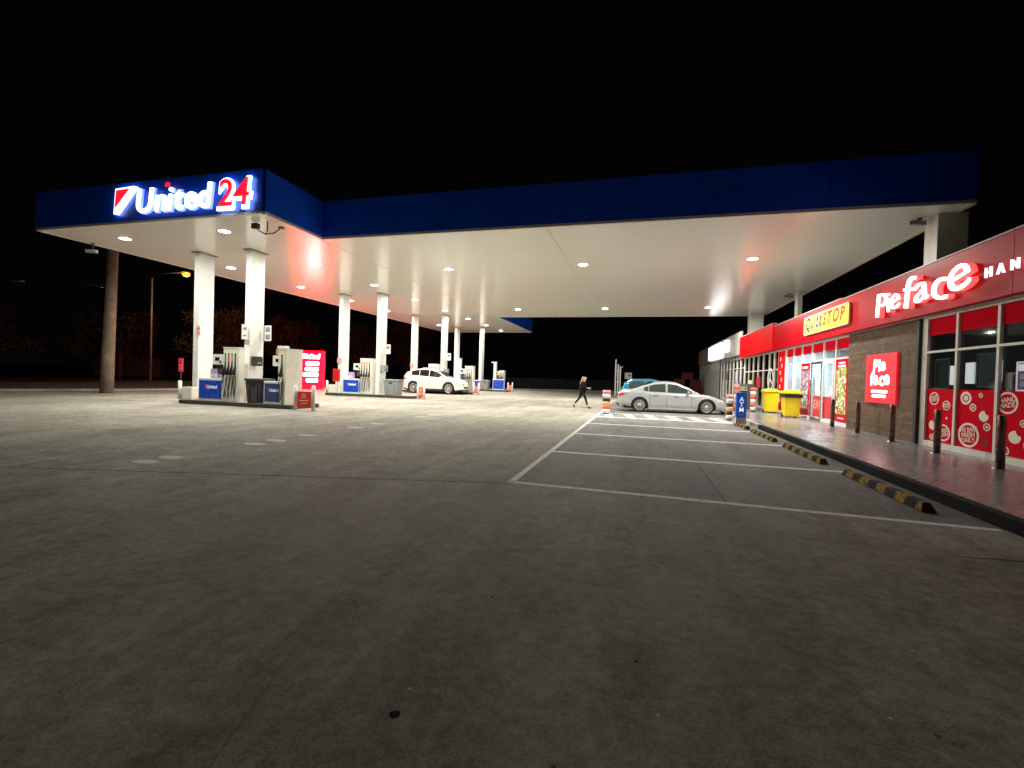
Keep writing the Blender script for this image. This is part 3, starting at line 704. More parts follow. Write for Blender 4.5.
# --- street furniture in front of the shop
def bollard(x, y, lab, h=.93):
    t_ = thing('bollard', (x, y, .15), lab, 'bollard', 'bollards along the shop footpath')
    return t_
b0 = bollard(6.11, 12.07, 'x')
g = MB(); g.lathe((0, 0, 0), (0, 0, 1), [(0, 0), (.064, 0), (.064, .91), (.058, .925), (0, .928)], 20); g.make('post', M_BROWNP, b0)
g = MB(); g.lathe((0, 0, 0), (0, 0, 1), [(.0, .9285), (.06, .9285), (.05, .935), (0, .937)], 20); g.make('cap', M_BRUSH, b0)
g = MB(); g.lathe((0, 0, 0), (0, 0, 1), [(.10, 0), (.10, .008), (.065, .01)], 20); g.make('base_plate', M_STEEL, b0)
bl = [(6.09, 10.2, 'round bronze bollard nearest the camera in front of the bakery windows'), (6.11, 12.07, 'round bronze bollard in front of the first red bakery window'),
      (6.18, 14.11, 'round bronze bollard below the right edge of the square red light box'), (6.2, 16.14, 'round bronze bollard at the left of the brown brick wall'),
      (6.22, 18.1, 'round bronze bollard in front of the tall food poster'), (6.3, 23.6, 'round bronze bollard in front of the nearer yellow bin'), (6.2, 25.9, 'round bronze bollard between the two yellow bins')]
for i, (x, y, lab) in enumerate(bl):
    o = b0 if i == 0 else copy_tree(b0); o.location = (x, y, .15); o['label'] = lab
def wbin(x, y, lab, black):
    t_ = thing('wheelie_bin', (x, y, .15), lab, 'bin', 'yellow bins by the shop window')
    g = MB()
    a, c = .30, .36
    lo = [(-a * .85, -c * .85), (a * .85, -c * .85), (a * .85, c * .85), (-a * .85, c * .85)]; hi = [(-a, -c), (a, -c), (a, c), (-a, c)]
    v = [g.b.verts.new((p[0], p[1], .05)) for p in lo] + [g.b.verts.new((p[0], p[1], .93)) for p in hi]
    for q in ((3, 2, 1, 0), (4, 5, 6, 7), (0, 1, 5, 4), (1, 2, 6, 5), (2, 3, 7, 6), (3, 0, 4, 7)): g.b.faces.new([v[i] for i in q])
    bmesh.ops.bevel(g.b, geom=list(g.b.edges), offset=.03, segments=2, affect='EDGES'); g.make('body', M_YEL, t_)
    g = MB()
    g.prism([(-a - .05, -c - .06, .935), (a + .05, -c - .06, .935), (a + .05, -c - .06, .99), (.1, -c - .03, 1.08), (-.1, -c - .03, 1.08), (-a - .05, -c - .06, .99)], (0, 2 * c + .1, 0)); g.make('lid', M_YEL, t_)
    if black:
        g = MB(); g.box(-a - .035, a + .035, -c - .035, c + .035, .78, .92, .01); g.make('bag_liner', M_BLACK, t_)
    for s_ in (-1, 1):
        g = MB(); g.lathe((s_ * .24, c * .7, .09), (1, 0, 0), [(0, -.03), (.09, -.03), (.09, .03), (0, .03)], 14); g.make('wheel', M_RUBBER, t_)
    g = MB(); g.tube([(-.2, c + .08, .88), (.2, c + .08, .88)], .018); g.make('handle', M_YEL, t_)
    t_.scale = (1.0, 1.0, 1.08)
wbin(6.12, 22.35, 'nearer yellow bin with black bag liner showing under its lid', True)
wbin(6.05, 25.3, 'farther yellow bin with closed yellow lid and no liner showing', False)
# wheel stops
for i, (y0, y1) in enumerate(((6.87, 9.27), (10.3, 12.8), (13.75, 16.25), (16.95, 19.1))):
    g = MB(); L_ = (y1 - y0) / 2
    g.prism([(-.1, -L_, 0), (.1, -L_, 0), (.06, -L_ + .06, .12), (-.06, -L_ + .06, .12)], (0, .001, 0)) if 0 else None
    v = [g.b.verts.new(p) for p in ((-.085, -L_, 0), (.085, -L_, 0), (.085, L_, 0), (-.085, L_, 0), (-.045, -L_ + .06, .105), (.045, -L_ + .06, .105), (.045, L_ - .06, .105), (-.045, L_ - .06, .105))]
    for q in ((3, 2, 1, 0), (4, 5, 6, 7), (0, 1, 5, 4), (1, 2, 6, 5), (2, 3, 7, 6), (3, 0, 4, 7)): g.b.faces.new([v[k] for k in q])
    bmesh.ops.bevel(g.b, geom=list(g.b.edges), offset=.008, segments=1, affect='EDGES')
    one('wheel_stop', g, M_STOP, (3.43, (y0 + y1) / 2, .006), 'black and worn yellow wheel stop, %s from the camera' % ordn[i], 'wheel stop', 'wheel stops in the parking bays', rz=0)
# ATM sign sleeve
t_ = thing('atm_sign', (3.52, 18.75, 0), 'upright blue sign sleeve with white vertical capitals at the kerb', 'sign')
g = MB(); rrect(-.2, .2, .32, 1.38, .03, -.1, .2, g, axis='Y'); g.make('panel', mat('atm_blue_glow', (.01, .1, .55), .35, emit=(.01, .12, .6), es=.2), t_)  # sleeve is no lamp; a faint glow is added to its blue
g = MB(); rrect(-.2, .2, .06, .315, .03, -.098, .196, g, axis='Y'); g.make('skirt', mat('atm_pale', (.75, .65, .68), .5), t_)
g = MB(); g.lathe((0, 0, 0), (0, 0, 1), [(.16, 0), (.16, .03), (.06, .05), (.06, .1)], 16); g.make('base', M_YEL, t_)
for k, ch in enumerate('ATM'): text('lettering', ch, (0, -.106, 1.02 - .22 * k), '-Y', em('atm_white_glow', (.9, .95, 1), .5, (.9, .9, .9)), .25, t_, extrude=.002, off=.006)  # slight emission put into the white so the capitals look brighter
g = MB(); g.box(-.13, .13, -.108, -.102, .48, .50); g.box(-.1, .1, -.108, -.102, .43, .45); g.make('caption_line', mat('pale_blue', (.3, .5, .8), .5), t_)
t_.rotation_euler.z = R(4); t_.scale = (.86, .86, .86)
# striped poster sleeves on posts
def sleeve(x, y, lab, cols, z0=0, h=1.05, w=.12, grp='banded sleeve posts'):
    t_ = thing('banded_post', (x, y, z0), lab, 'post', grp)
    g = MB(); g.lathe((0, 0, 0), (0, 0, 1), [(0, 0), (w * .8, 0), (w * .8, .05), (w * .6, .06), (w * .6, h * .98), (0, h * .98)], 18); g.make('core', M_DGREY, t_)
    n = len(cols)
    for k, c in enumerate(cols):
        z = .06 + k * (h - .06) / n
        g = MB(); g.lathe((0, 0, 0), (0, 0, 1), [(w * .62, z), (w, z), (w, z + (h - .06) / n - .002), (w * .62, z + (h - .06) / n - .002)], 20)
        g.make('band', mat('band_%d_%d_%d' % tuple(int(v * 99) for v in c), c, .4), t_)
pk, wh, bk, og, rd = (.7, .3, .35), (.8, .8, .8), (.03, .02, .02), (.8, .5, .2), (.75, .15, .08)
sleeve(3.5, 20.9, 'left post of the banded pair by the sedan nose', [wh, bk, og, bk, wh, pk])
sleeve(3.84, 20.75, 'right post of the banded pair beside the blue sign', [wh, bk, og, bk, wh, pk])
sleeve(-1.45, 21.15, 'lone orange and pink banded post at the bay corner', [wh, rd, og, bk, wh, pk], w=.17)
sleeve(5.3, 25.4, 'red and white banded post behind the blue sign', [wh, rd, wh, rd, wh, rd], z0=.15, h=1.2)
sleeve(4.65, 25.9, 'pink banded post behind the banded pair', [rd, pk, wh, rd, pk], z0=.15, h=1.35)
shelf((5.6, 28.3, .16), 3.2, 1.35, 'outdoor display rack of goods left of the yellow bins', 'display rack', (.12, .12, .13), [(.4, .4, .42), (.1, .1, .1), (.6, .6, .5), (.5, .45, .15), (.25, .3, .3)], 'display_rack', n=4, dens=.2)
t_ = thing('gas_cage', (4.9, 29.0, .15), 'grey mesh cage of gas bottles behind the blue sign', 'cage')
g = MB()
for x in (-.35, .35):
    for y in (-.6, .6): g.box(x - .02, x + .02, y - .02, y + .02, 0, 1.5)
for z in (.05, .75, 1.48):
    g.box(-.35, .35, -.61, -.59, z, z + .03); g.box(-.36, -.34, -.6, .6, z, z + .03); g.box(.34, .36, -.6, .6, z, z + .03)
for k in range(9): g.box(-.32 + k * .08, -.315 + k * .08, -.605, -.6, .08, 1.48); g.box(-.355, -.35, -.56 + k * .14, -.555 + k * .14, .08, 1.48)
g.make('frame', M_GALV, t_)
for k in range(4):
    g = MB(); g.lathe((-.17 + .34 * (k % 2), -.3 + .5 * (k // 2), .1 + 0), (0, 0, 1), [(0, 0), (.14, 0), (.15, .06), (.15, .4), (.1, .48), (.05, .5), (.05, .58), (0, .58)], 14); g.make('gas_bottle', M_GREY, t_)

# ================================================================== PUMP ISLANDS
def hose_curve(x, y, ztop, zlow, sway):
    return [(x, y - .06, ztop), (x + sway * .3, y - .12, ztop - .25), (x + sway * .8, y - .17, (ztop + zlow) / 2), (x + sway, y - .16, zlow + .12), (x + sway * .6 + .03, y - .13, zlow),
            (x + sway * .1 + .06, y - .1, zlow + .12), (x + .06, y - .05, zlow + .5), (x + .06, y - .02, zlow + .9)]
def dispenser(cx, cy, lab, w=.66, d=.5, h=2.17, head=True, side=-1, nh=4):
    t_ = thing('fuel_dispenser', (cx, cy, .16), lab, 'fuel pump', 'fuel dispensers on the islands')
    g = MB(); g.box(-w / 2, w / 2, -d / 2, d / 2, 0, h, .015); b = g.make('cabinet', M_CREAM, t_)
    g = MB(); g.box(-w / 2 - .012, w / 2 + .012, -d / 2 - .012, d / 2 + .012, h + .001, h + .05); g.make('cabinet_top', M_WHITE, t_)
    yf = -d / 2
    for k in range(nh):
        x = -w / 2 + w * (k + .5) / nh * .86 + .02
        g = MB(); g.box(x - .04, x + .04, yf - .006, yf - .001, 1.1, h - .2); g.make('holster', M_DGREY, t_)
        g = MB(); g.box(x - .035, x + .035, yf - .01, yf - .0065, h - .55, h - .25); g.make('price_tag', mat('tag_%d' % k, [(.1, .3, .12), (.6, .1, .08), (.45, .35, .08), (.1, .1, .1)][k % 4], .5), t_)
        g = MB(); g.tube([(x, yf - .03, 1.5), (x, yf - .07, 1.3), (x, yf - .1, 1.16)], [.02, .028, .035], 8); g.box(x - .03, x + .03, yf - .15, yf - .03, 1.08, 1.22, .01); g.make('nozzle', M_BLACK, t_)
        g = MB(); g.tube(hose_curve(x, yf, 1.1, .08 + .03 * k, [-.06, .03, -.02, .1][k % 4]), .016, 7); g.make('hose', M_RUBBER, t_)
    if head:
        x0 = side * (w / 2 + .55) if side < 0 else w / 2 + .02
        g = MB(); g.box(x0, x0 + .52, -.16, .12, 1.5, 1.92, .012); hd = g.make('payment_head', M_CREAM, t_)
        g = MB(); g.box(x0 + .14, x0 + .36, -.167, -.161, 1.66, 1.80); g.make('screen', M_SCR, hd)
        g = MB(); g.box(x0 + .38, x0 + .46, -.168, -.161, 1.56, 1.66); g.make('keypad', M_BLACK, hd)
        g = MB(); g.box(x0 + .2, x0 + .55, -.1, .06, 1.1, 1.5, .01); g.make('arm', M_DGREY, t_)
    return t_
def advert(cx, cy, w, h, lab, m=M_PBLUE, name='pump_base_panel', tsz=.2, d=.4):
    t_ = thing(name, (cx, cy, .16), lab, 'advertising box', 'blue advertising boxes on the islands')
    g = MB(); g.box(-w / 2, w / 2, -d / 2, d / 2, 0, h, .02); g.make('cabinet', M_WHITE, t_)
    g = MB(); g.box(-w / 2 + .05, w / 2 - .05, -d / 2 - .01, -d / 2 - .001, .1, h - .09); g.make('blue_panel', m, t_)
    g = MB(); g.box(w / 2 + .001, w / 2 + .008, -d / 2 + .04, d / 2 - .04, .1, h - .09); g.make('side_panel', m, t_)
    if tsz:
        text('lettering', 'United', (.08, -d / 2 - .012, h * .55), '-Y', M_INKW, tsz, t_, extrude=.002, off=.008, shear=.15)
        g = MB(); x = -tsz * 1.45; z = h * .55; g.prism([(x, -d / 2 - .014, z), (x + .13, -d / 2 - .014, z + .14), (x, -d / 2 - .014, z + .14)], (0, .002, 0)); g.make('flag', mat('flag_red', (.7, .02, .05), .5), t_)
    return t_
def rail(x, y, lab):
    t_ = thing('guard_rail', (x, y, .16), lab, 'guard rail', 'white guards at the island ends')
    g = MB(); g.tube([(-.2, -.3, 0), (-.2, -.3, .78)], .07, 12); g.make('post', M_WHITE, t_)
    g = MB(); g.box(-.12, .4, -.28, .1, 0, .52, .02); g.make('guard_box', M_CREAM, t_)
def asign(x, y, lab, w=.8):
    t_ = thing('end_guard', (x, y, 0), lab, 'guard sign', 'red signs between white posts')
    for s_ in (-1, 1):
        g = MB(); g.tube([(s_ * w / 2, 0, 0), (s_ * w / 2, 0, .93)], .065, 12); g.lathe((s_ * w / 2, 0, .93), (0, 0, 1), [(.065, 0), (.04, .03), (0, .035)], 12); g.make('post', M_WHITE, t_)
    g = MB(); g.box(-w / 2 + .09, w / 2 - .09, -.03, .03, .12, .72, .008); g.make('sign_panel', mat('guard_red', (.75, .04, .025), .4), t_)
    g = MB()
    n = 20
    for k in range(n):
        a, b = 2 * PI * k / n, 2 * PI * (k + 1) / n
        g.quad([(q * math.cos(t), -.033, .56 + q * math.sin(t)) for q, t in ((.085, a), (.085, b), (.05, b), (.05, a))])
    g.box(-.2, .2, -.035, -.031, .36, .39); g.box(-.14, .14, -.035, -.031, .26, .285); g.make('symbol', mat('guard_mark', (.85, .6, .5), .5), t_)
def gbin(x, y, lab, m, w=.85, h=.98, grp='bins on the pump islands'):
    t_ = thing('waste_bin', (x, y, .16), lab, 'bin', grp)
    g = MB(); v = [g.b.verts.new(p) for p in ((-w * .42, -.3, .0), (w * .42, -.3, 0), (w * .42, .3, 0), (-w * .42, .3, 0), (-w / 2, -.35, h * .88), (w / 2, -.35, h * .88), (w / 2, .35, h * .88), (-w / 2, .35, h * .88))]
    for q in ((3, 2, 1, 0), (4, 5, 6, 7), (0, 1, 5, 4), (1, 2, 6, 5), (2, 3, 7, 6), (3, 0, 4, 7)): g.b.faces.new([v[i] for i in q])
    bmesh.ops.bevel(g.b, geom=list(g.b.edges), offset=.025, segments=2, affect='EDGES'); g.make('body', m, t_)
    g = MB(); g.box(-w / 2 - .02, w / 2 + .02, -.37, .37, h * .885, h, .02); g.make('lid', m, t_)
    g = MB(); g.box(-.12, .12, -.358, -.34, h * .72, h * .8); g.make('slot', M_BLACK, t_)
    for s_ in (-1, 1):
        g = MB(); g.box(s_ * w * .25 - .02, s_ * w * .25 + .02, -.365, -.335, .08, h * .86); g.make('rib', m, t_)
def plate(x, y, z, w, h, lab, m=M_WHITE, mark=True):
    t_ = thing('notice_plate', (x, y, z), lab, 'notice')
    g = MB(); g.box(-w / 2, w / 2, -.012, .012, 0, h); g.make('plate', m, t_)
    if mark:
        g = MB(); g.box(-w * .3, w * .3, -.016, -.0125, h * .62, h * .8); g.box(-w * .3, w * .25, -.016, -.0125, h * .2, h * .3); g.make('print', mat('notice_print', (.25, .2, .25), .5), t_)
names = ['nearest pump island', 'second pump island', 'third pump island', 'farthest pump island']
for i, y in enumerate(ISL):
    g = MB(); x0, x1 = -19.5 + (.95 if i == 0 else 0), -13.0 - .35 * (i > 0)
    yy0, yy1 = y - (1.25 if i == 0 else .75), y + .45
    if i == 3: x1 = -12.9
    g.box(x0, x1, yy0, yy1, 0.0, .16, .03)
    isl = g.make('pump_island', mat('island_kerb', (.045, .043, .04), .7, var=.3, bump=.4)); isl['kind'] = 'structure'
    g = MB(); g.box(x0 + .1, x1 - .1, yy0 + .1, yy1 - .1, .161, .165); o = g.make('island_top', M_CONC); o['kind'] = 'structure'
# island 1
y = 16.0
rail(-18.35 - .25, 15.85, 'white guard beside the first column at the road end of the nearest pump island')
advert(-17.13, 15.7, 1.25, .93, 'bright blue advertising box with white lettering on the nearest pump island')
t_ = thing('leaflet_box', (-17.05, 15.7, 1.10), 'small lilac leaflet holder on top of the nearest blue advertising box', 'leaflet box')
g = MB(); g.box(-.2, .2, -.1, .1, 0, .38, .01); g.make('holder', mat('lilac', (.42, .36, .6), .4), t_)
g = MB(); g.box(-.15, -.02, -.106, -.101, .05, .18); g.box(.02, .15, -.106, -.101, .05, .18); g.make('leaflet', M_WHITE, t_)
dispenser(-16.15, 15.7, 'cream four hose pump in front of the nearest pair of columns', w=.78, d=.3)
gbin(-14.86, 15.72, 'dark charcoal waste bin beside a blue box on the nearest pump island', M_DGREY, w=.8)
advert(-13.98, 15.62, .82, .90, 'dull navy advertising box between the dark bin and the plain sided pump', M_PNAVY, tsz=.15)
t_ = dispenser(-13.6, 15.95, 'narrow fronted deep pump with a blank side at the right end of the nearest island', w=.34, d=.95, h=2.15, nh=1)
g = MB(); g.box(-.3, .04, -.4, -.12, 2.21, 2.3, .01); g.box(-.2, 0, -.36, -.18, 2.02, 2.2) if 0 else None; g.make('antenna_box', M_CREAM, t_)
g = MB(); g.box(-.34, -.19, -.42, -.25, 1.95, 2.18, .01); g.make('speaker', mat('amber_plate', (.5, .3, .08), .5), t_)
asign(-12.32, 15.22, 'widest red guard sign between white posts at the near end of the nearest island')
plate(-15.98, 16.05, 2.75, .32, .62, 'white notice on the left of the right column of the nearest island')
plate(-15.05 - .62, 16.05, 2.75, .0001 + .3, .6, 'white double notice on the right column of the nearest island') if 0 else None
t_ = thing('notice_plate', (-15.78, 16.9, 2.75), 'white double notice standing out from the right column of the nearest island', 'notice')
g = MB(); g.box(0, .34, -.012, .012, 0, .66); g.make('plate', M_WHITE, t_)
g = MB(); g.box(.05, .28, -.016, -.0125, .38, .6); g.box(.05, .28, -.016, -.0125, .06, .28); g.make('print', mat('notice_print', (.25, .2, .25), .5), t_)
t_ = thing('towel_dispenser', (-15.78, 16.4, 1.65), 'black paper towel box on the right column of the nearest island', 'towel box')
g = MB(); g.box(.0, .22, -.2, .2, 0, .4, .02); g.make('box', M_BLACK, t_); g = MB(); g.box(.221, .226, -.1, .1, .1, .16); g.make('slot', M_GREY, t_)
plate(-18.5, 16.1, 2.9, .2, .42, 'small red and white notice on the left column of the nearest island', mat('pale_red', (.75, .35, .33), .5))
# island 2..4 share builders
for i in (1, 2, 3):
    Y = ISL[i]; nm = names[i]
    if i < 3:
        rail(-19.35, Y - .2, 'white guard at the road end of the ' + nm)
        t_ = thing('extinguisher_cabinet', (-18.95, Y - .25, .9), 'red fire extinguisher cabinet by the first column of the ' + nm, 'cabinet')
        g = MB(); g.box(-.26, .26, -.15, .15, 0, .8, .02); g.make('cabinet', mat('fire_red', (.6, .02, .03), .35), t_)
        g = MB(); g.box(-.2, .2, -.156, -.151, .1, .7); g.make('door', mat('fire_red_door', (.5, .015, .02), .2), t_)
        g = MB(); g.box(-.05, .05, -.14, .14, -.74, -.001); g.make('stand', M_WHITE, t_)
        advert(-17.72, Y - .4, 1.2, .95, 'blue advertising box with white lettering on the ' + nm)
        t_ = thing('leaflet_box', (-17.85, Y - .4, 1.12), 'small lilac leaflet holder on the blue box of the ' + nm, 'leaflet box')
        g = MB(); g.box(-.2, .2, -.1, .1, 0, .4, .01); g.make('holder', mat('lilac', (.42, .36, .6), .4), t_)
        g = MB(); g.box(-.15, -.02, -.106, -.101, .05, .18); g.box(.02, .15, -.106, -.101, .05, .18); g.make('leaflet', M_WHITE, t_)
        dispenser(-16.72, Y - .25, 'cream four hose pump on the ' + nm, w=.85, h=2.2)
        gbin(-14.95, Y - .2, 'pale grey waste bin on the ' + nm, M_GREY, w=1.05)
        asign(-12.85, Y - .6, 'narrow red guard sign between white posts at the ' + nm, w=.42)
        t_ = thing('towel_dispenser', (-15.84, Y - .1, 1.6), 'grey paper towel box on the right column of the ' + nm, 'towel box')
        g = MB(); g.box(.0, .3, -.2, .2, 0, .42, .02); g.make('box', M_GREY, t_); g = MB(); g.box(.301, .306, -.1, .1, .1, .16); g.make('slot', M_BLACK, t_)
        t_ = thing('notice_plate', (-15.84, Y + .3, 2.75), 'white notice standing out from the right column of the ' + nm, 'notice')
        g = MB(); g.box(0, .34, -.012, .012, 0, .6); g.make('plate', M_WHITE, t_)
        g = MB(); g.box(.05, .28, -.016, -.0125, .3, .5); g.make('print', mat('notice_print', (.25, .2, .25), .5), t_)
        plate(-18.72, Y - .435, 2.1, .3, .3, 'small red notice on the left column of the ' + nm, mat('pale_red', (.75, .35, .33), .5))
dispenser(-13.6, ISL[2] - .1, 'cream pump at the near end of the third island behind the white car', w=.7, h=2.1)
t_ = thing('vent_post', (-14.6, ISL[2], .16), 'white square post rising behind the white car', 'post'); g = MB(); g.box(-.18, .18, -.15, .15, 0, 2.75, .02); g.make('post', M_WHITE, t_)
g = MB(); g.box(-.2, .2, -.17, .17, 2.751, 2.8); g.make('cap', M_SEAM, t_)
Y = ISL[3]
gbin(-15.4, Y - .2, 'grey waste bin on the farthest pump island', M_GREY, w=.8)
advert(-13.95, Y - .2, 1.25, 1.1, 'far blue panel on a white cabinet at the farthest pump island', tsz=0)
t_ = thing('vent_post', (-14.45, Y, .16), 'white square post with a head box on the farthest pump island', 'post'); g = MB(); g.box(-.15, .15, -.15, .15, 0, 2.75, .02); g.make('post', M_WHITE, t_)
g = MB(); g.box(-.38, .18, -.17, .17, 2.751, 2.85); g.make('cap', M_WHITE, t_)
dispenser(-13.75, Y + .25, 'white pump behind the far blue panel', w=.55, h=1.95)
dispenser(-17.2, Y - .2, 'white pump on the farthest island behind the left column', w=.7, h=2.0)
asign(-12.7, Y - .4, 'small dark red guard sign at the farthest pump island', w=.45)
advert(-16.35, ISL[3] - .3, .9, .95, 'blue box between the columns of the farthest pump island', tsz=0)

# security cameras
def seccam(x, y, z, lab, a, drop=.35):
    t_ = thing('security_camera', (x, y, z), lab, 'camera', 'security cameras on the canopy', a)
    g = MB(); g.lathe((0, 0, 0), (0, 0, -1), [(0, 0), (.07, 0), (.07, .03), (0, .03)], 14); g.tube([(0, 0, -.03), (0, 0, -drop)], .022, 8); g.make('bracket', M_DGREY, t_)
    g = MB(); g.box(-.16, .26, -.07, .07, -drop - .08, -drop + .05, .015); g.make('housing', M_GREY, t_)
    g = MB(); g.lathe((.26, 0, -drop - .015), (1, 0, 0), [(.05, 0), (.05, .02), (0, .02)], 12); g.make('lens', M_BLACK, t_)
seccam(-20.35, 18.4, H - .001, 'pendant security camera beside the left column of the nearest island', R(-30), .5)
seccam(-22.05, 14.3, H - .021, 'security camera at the left front corner of the canopy', R(200), .3)
seccam(7.75, 16.6, H - .001, 'dark security camera next to the pillar above the shop roof', R(200), .12)
seccam(7.7, 29.0, H - .001, 'small security camera beside the farther thin pillar', R(200), .12)
t_ = thing('security_camera', (-12.5, 13.3, H - .001), 'cluster of cameras with a curved arm under the front canopy corner', 'camera')
g = MB(); g.tube([(.1, 0, 0), (.1, 0, -.3), (.02, 0, -.42), (.3, .1, -.36), (.5, .15, -.2)], .022, 8); g.tube([(.02, 0, -.42), (-.35, -.05, -.22)], .02, 8); g.make('bracket', M_DGREY, t_)
g = MB(); g.box(-.5, -.25, -.1, .06, -.22, -.04, .02); g.make('housing', M_BLACK, t_)
g = MB(); g.box(.44, .6, .1, .22, -.22, -.14, .01); g.make('housing', M_GREY, t_)

# price board by the road
pb = thing('price_board', (-26.3, 33.1, 0), 'tall glowing red fuel price board with white price rows beyond the nearest pumps', 'sign')
g = MB(); g.box(-1.12, 1.12, -.15, .15, .1, 3.15, .02); g.make('board', em('lit_board_red', (1, .0, .0012), 42, (.6, .01, .03), True), pb)
g = MB(); g.box(-1.0, 1.0, -.1, .1, 0, .099); g.make('plinth', M_DGREY, pb)
text('lettering', 'United', (.1, -.165, 2.55), '-Y', em('lit_board_white', (1, .85, .88), 8), .5, pb, extrude=.006, off=.03, shear=.12)
for k, (a, b) in enumerate(((-.3, .75), (-.35, .72), (-.5, .7), (-.25, .68))):
    z = 1.98 - k * .46
    g = MB(); rrect(a, b, z, z + .3, 0.08, -.165, .01, g, axis='Y'); g.make('price_row', MATS['lit_board_white'], pb)
    g = MB(); rrect(-1.02, -.75, z - .02, z + .1, .03, -.165, .01, g, axis='Y'); g.make('fuel_name_bar', MATS['lit_board_white'], pb)
pb.rotation_euler.z = R(20)

# ================================================================== CARS
def interp(keys, x):
    if x <= keys[0][0]: return keys[0][1]
    for (a, u), (b, v) in zip(keys, keys[1:]):
        if x <= b:
            t = (x - a) / (b - a); return u + (v - u) * (t * t * (3 - 2 * t) * .35 + t * .65)
    return keys[-1][1]
def car(name, loc, rz, lab, L_, Wd, top, roof, wheels, wr, bot, glassx, paint, grp=None, side_glass_top=.1, ymax=.62):
    t_ = thing(name, loc, lab, 'car', grp, rz)
    hw = Wd / 2
    def half(x):
        e = min(x, L_ - x); k = max(0, 1 - e / .75); return hw * (1 - .26 * k ** 2.6)
    def bottom(x):
        z = interp(bot, x); ra = wr + .07
        for wx in wheels:
            d = abs(x - wx)
            if d < ra: z = max(z, wr + math.sqrt(ra * ra - d * d))
        return z
    prof = [(0, .94), (.12, .985), (.35, 1.0), (.55, 1.0), (.72, .985), (.88, .965), (1, .925)]
    xs = sorted(set([round(L_ * i / 70, 3) for i in range(71)] + [round(w + s * (wr + .07) * c, 3) for w in wheels for s in (-1, 1) for c in (1, .985, .93, .8)]))
    xs = [x for x in xs if 0 <= x <= L_]; mb = MB(); rings = []
    for x in xs:
        w = half(x); zb = bottom(x); zt = interp(top, x); e = min(x, L_ - x)
        zt -= .10 * max(0, 1 - e / .25) ** 2
        zb0 = interp(bot, x); pts = []
        for s_, f in prof:
            z = zb + (zt - zb) * s_; fs = (z - zb0) / (zt - zb0)
            f2 = interp(prof, fs); pts.append((x, w * f2, z))
        ytop = pts[-1][1]
        for q in (.8, .45, 0): pts.append((x, ytop * q, zt + .045 * (1 - q * q)))
        full = pts + [(a, -b, c) for a, b, c in pts[-2::-1]]
        rings.append([mb.b.verts.new(p) for p in full])
    for A, B in zip(rings, rings[1:]):
        for k in range(len(A) - 1):
            f = mb.b.faces.new([A[k], A[k + 1], B[k + 1], B[k]]); f.smooth = True
    for rg in (rings[0], rings[-1]): mb.b.faces.new(rg)
    mb.make('body', paint, t_)
    mb = MB(); mb.box(.3, L_ - .42, -hw + .24, hw - .24, .17, .80); mb.make('underbody', M_BLACK, t_)
    gx0, gx1 = roof[0][0], roof[-1][0]; zmax = max(z for _, z in roof)
    def sec(x, z):      # half width of cabin at height z
        zb = interp(top, x); y0 = half(x) * .925 - .015; yr = hw * ymax * 1.2
        t = min(1, max(0, (z - zb) / (zmax - zb))); return y0 + (yr - y0) * t
    mb = MB(); rings = []
    N_ = 44
    for i in range(N_ + 1):
        x = gx0 + (gx1 - gx0) * i / N_; zr = max(interp(roof, x), interp(top, x) + .02); zb = interp(top, x) - .02
        zs = zr - min(.06, (zr - zb) * .3); pts = []
        for k in range(5): z = zb + (zs - zb) * k / 4; pts.append((x, sec(x, z), z))
        yt = sec(x, zs)
        pts.append((x, yt * .93, zs + (zr - zs) * .6)); pts += [(x, yt * q, zr + .03 * (1 - q * q)) for q in (.7, .35, 0)]
        full = pts + [(a, -b, c) for a, b, c in pts[-2::-1]]
        rings.append([mb.b.verts.new(p) for p in full])
    for A, B in zip(rings, rings[1:]):
        for k in range(len(A) - 1):
            f = mb.b.faces.new([A[k], A[k + 1], B[k + 1], B[k]]); f.smooth = True
    mb.make('roof', paint, t_)
    M_G = mat('dark_window', (.008, .01, .01), .08) if glassx.get('suv') else mat('tinted_window', (.05, .065, .062), .06, spec=.9, coat=1)
    for (a, b) in glassx['side']:
        for sd in (1, -1):
            mb = MB(); prev = None
            for i in range(15):
                x = a + (b - a) * i / 14; zl = interp(top, x) + .035; zh = interp(roof, x) - side_glass_top
                if zh < zl: zh = zl
                cur = [mb.b.verts.new((x, sd * (sec(x, z) + .006), z)) for z in (zl, (zl + zh) / 2, zh)]
                if prev:
                    for k in range(2):
                        try: mb.b.faces.new([prev[k], prev[k + 1], cur[k + 1], cur[k]])
                        except ValueError: pass
                prev = cur
            mb.make('side_window', M_G, t_)
    for nm, (a, b) in (('windscreen', glassx['front']), ('rear_window', glassx['rear'])):
        mb = MB(); prev = None
        for i in range(9):
            x = a + (b - a) * i / 8; zr = max(interp(roof, x), interp(top, x) + .02); yt = sec(x, zr) * .86
            cur = [mb.b.verts.new((x, yt * q, zr + .03 * (1 - (q * .86) ** 2) + .008)) for q in (-1, -.5, 0, .5, 1)]
            if prev:
                for k in range(4): mb.b.faces.new([prev[k], prev[k + 1], cur[k + 1], cur[k]])
            prev = cur
        mb.make(nm, M_G, t_)
    # wheels
    M_RIM = mat('alloy', (.6, .6, .6), .3, .8)
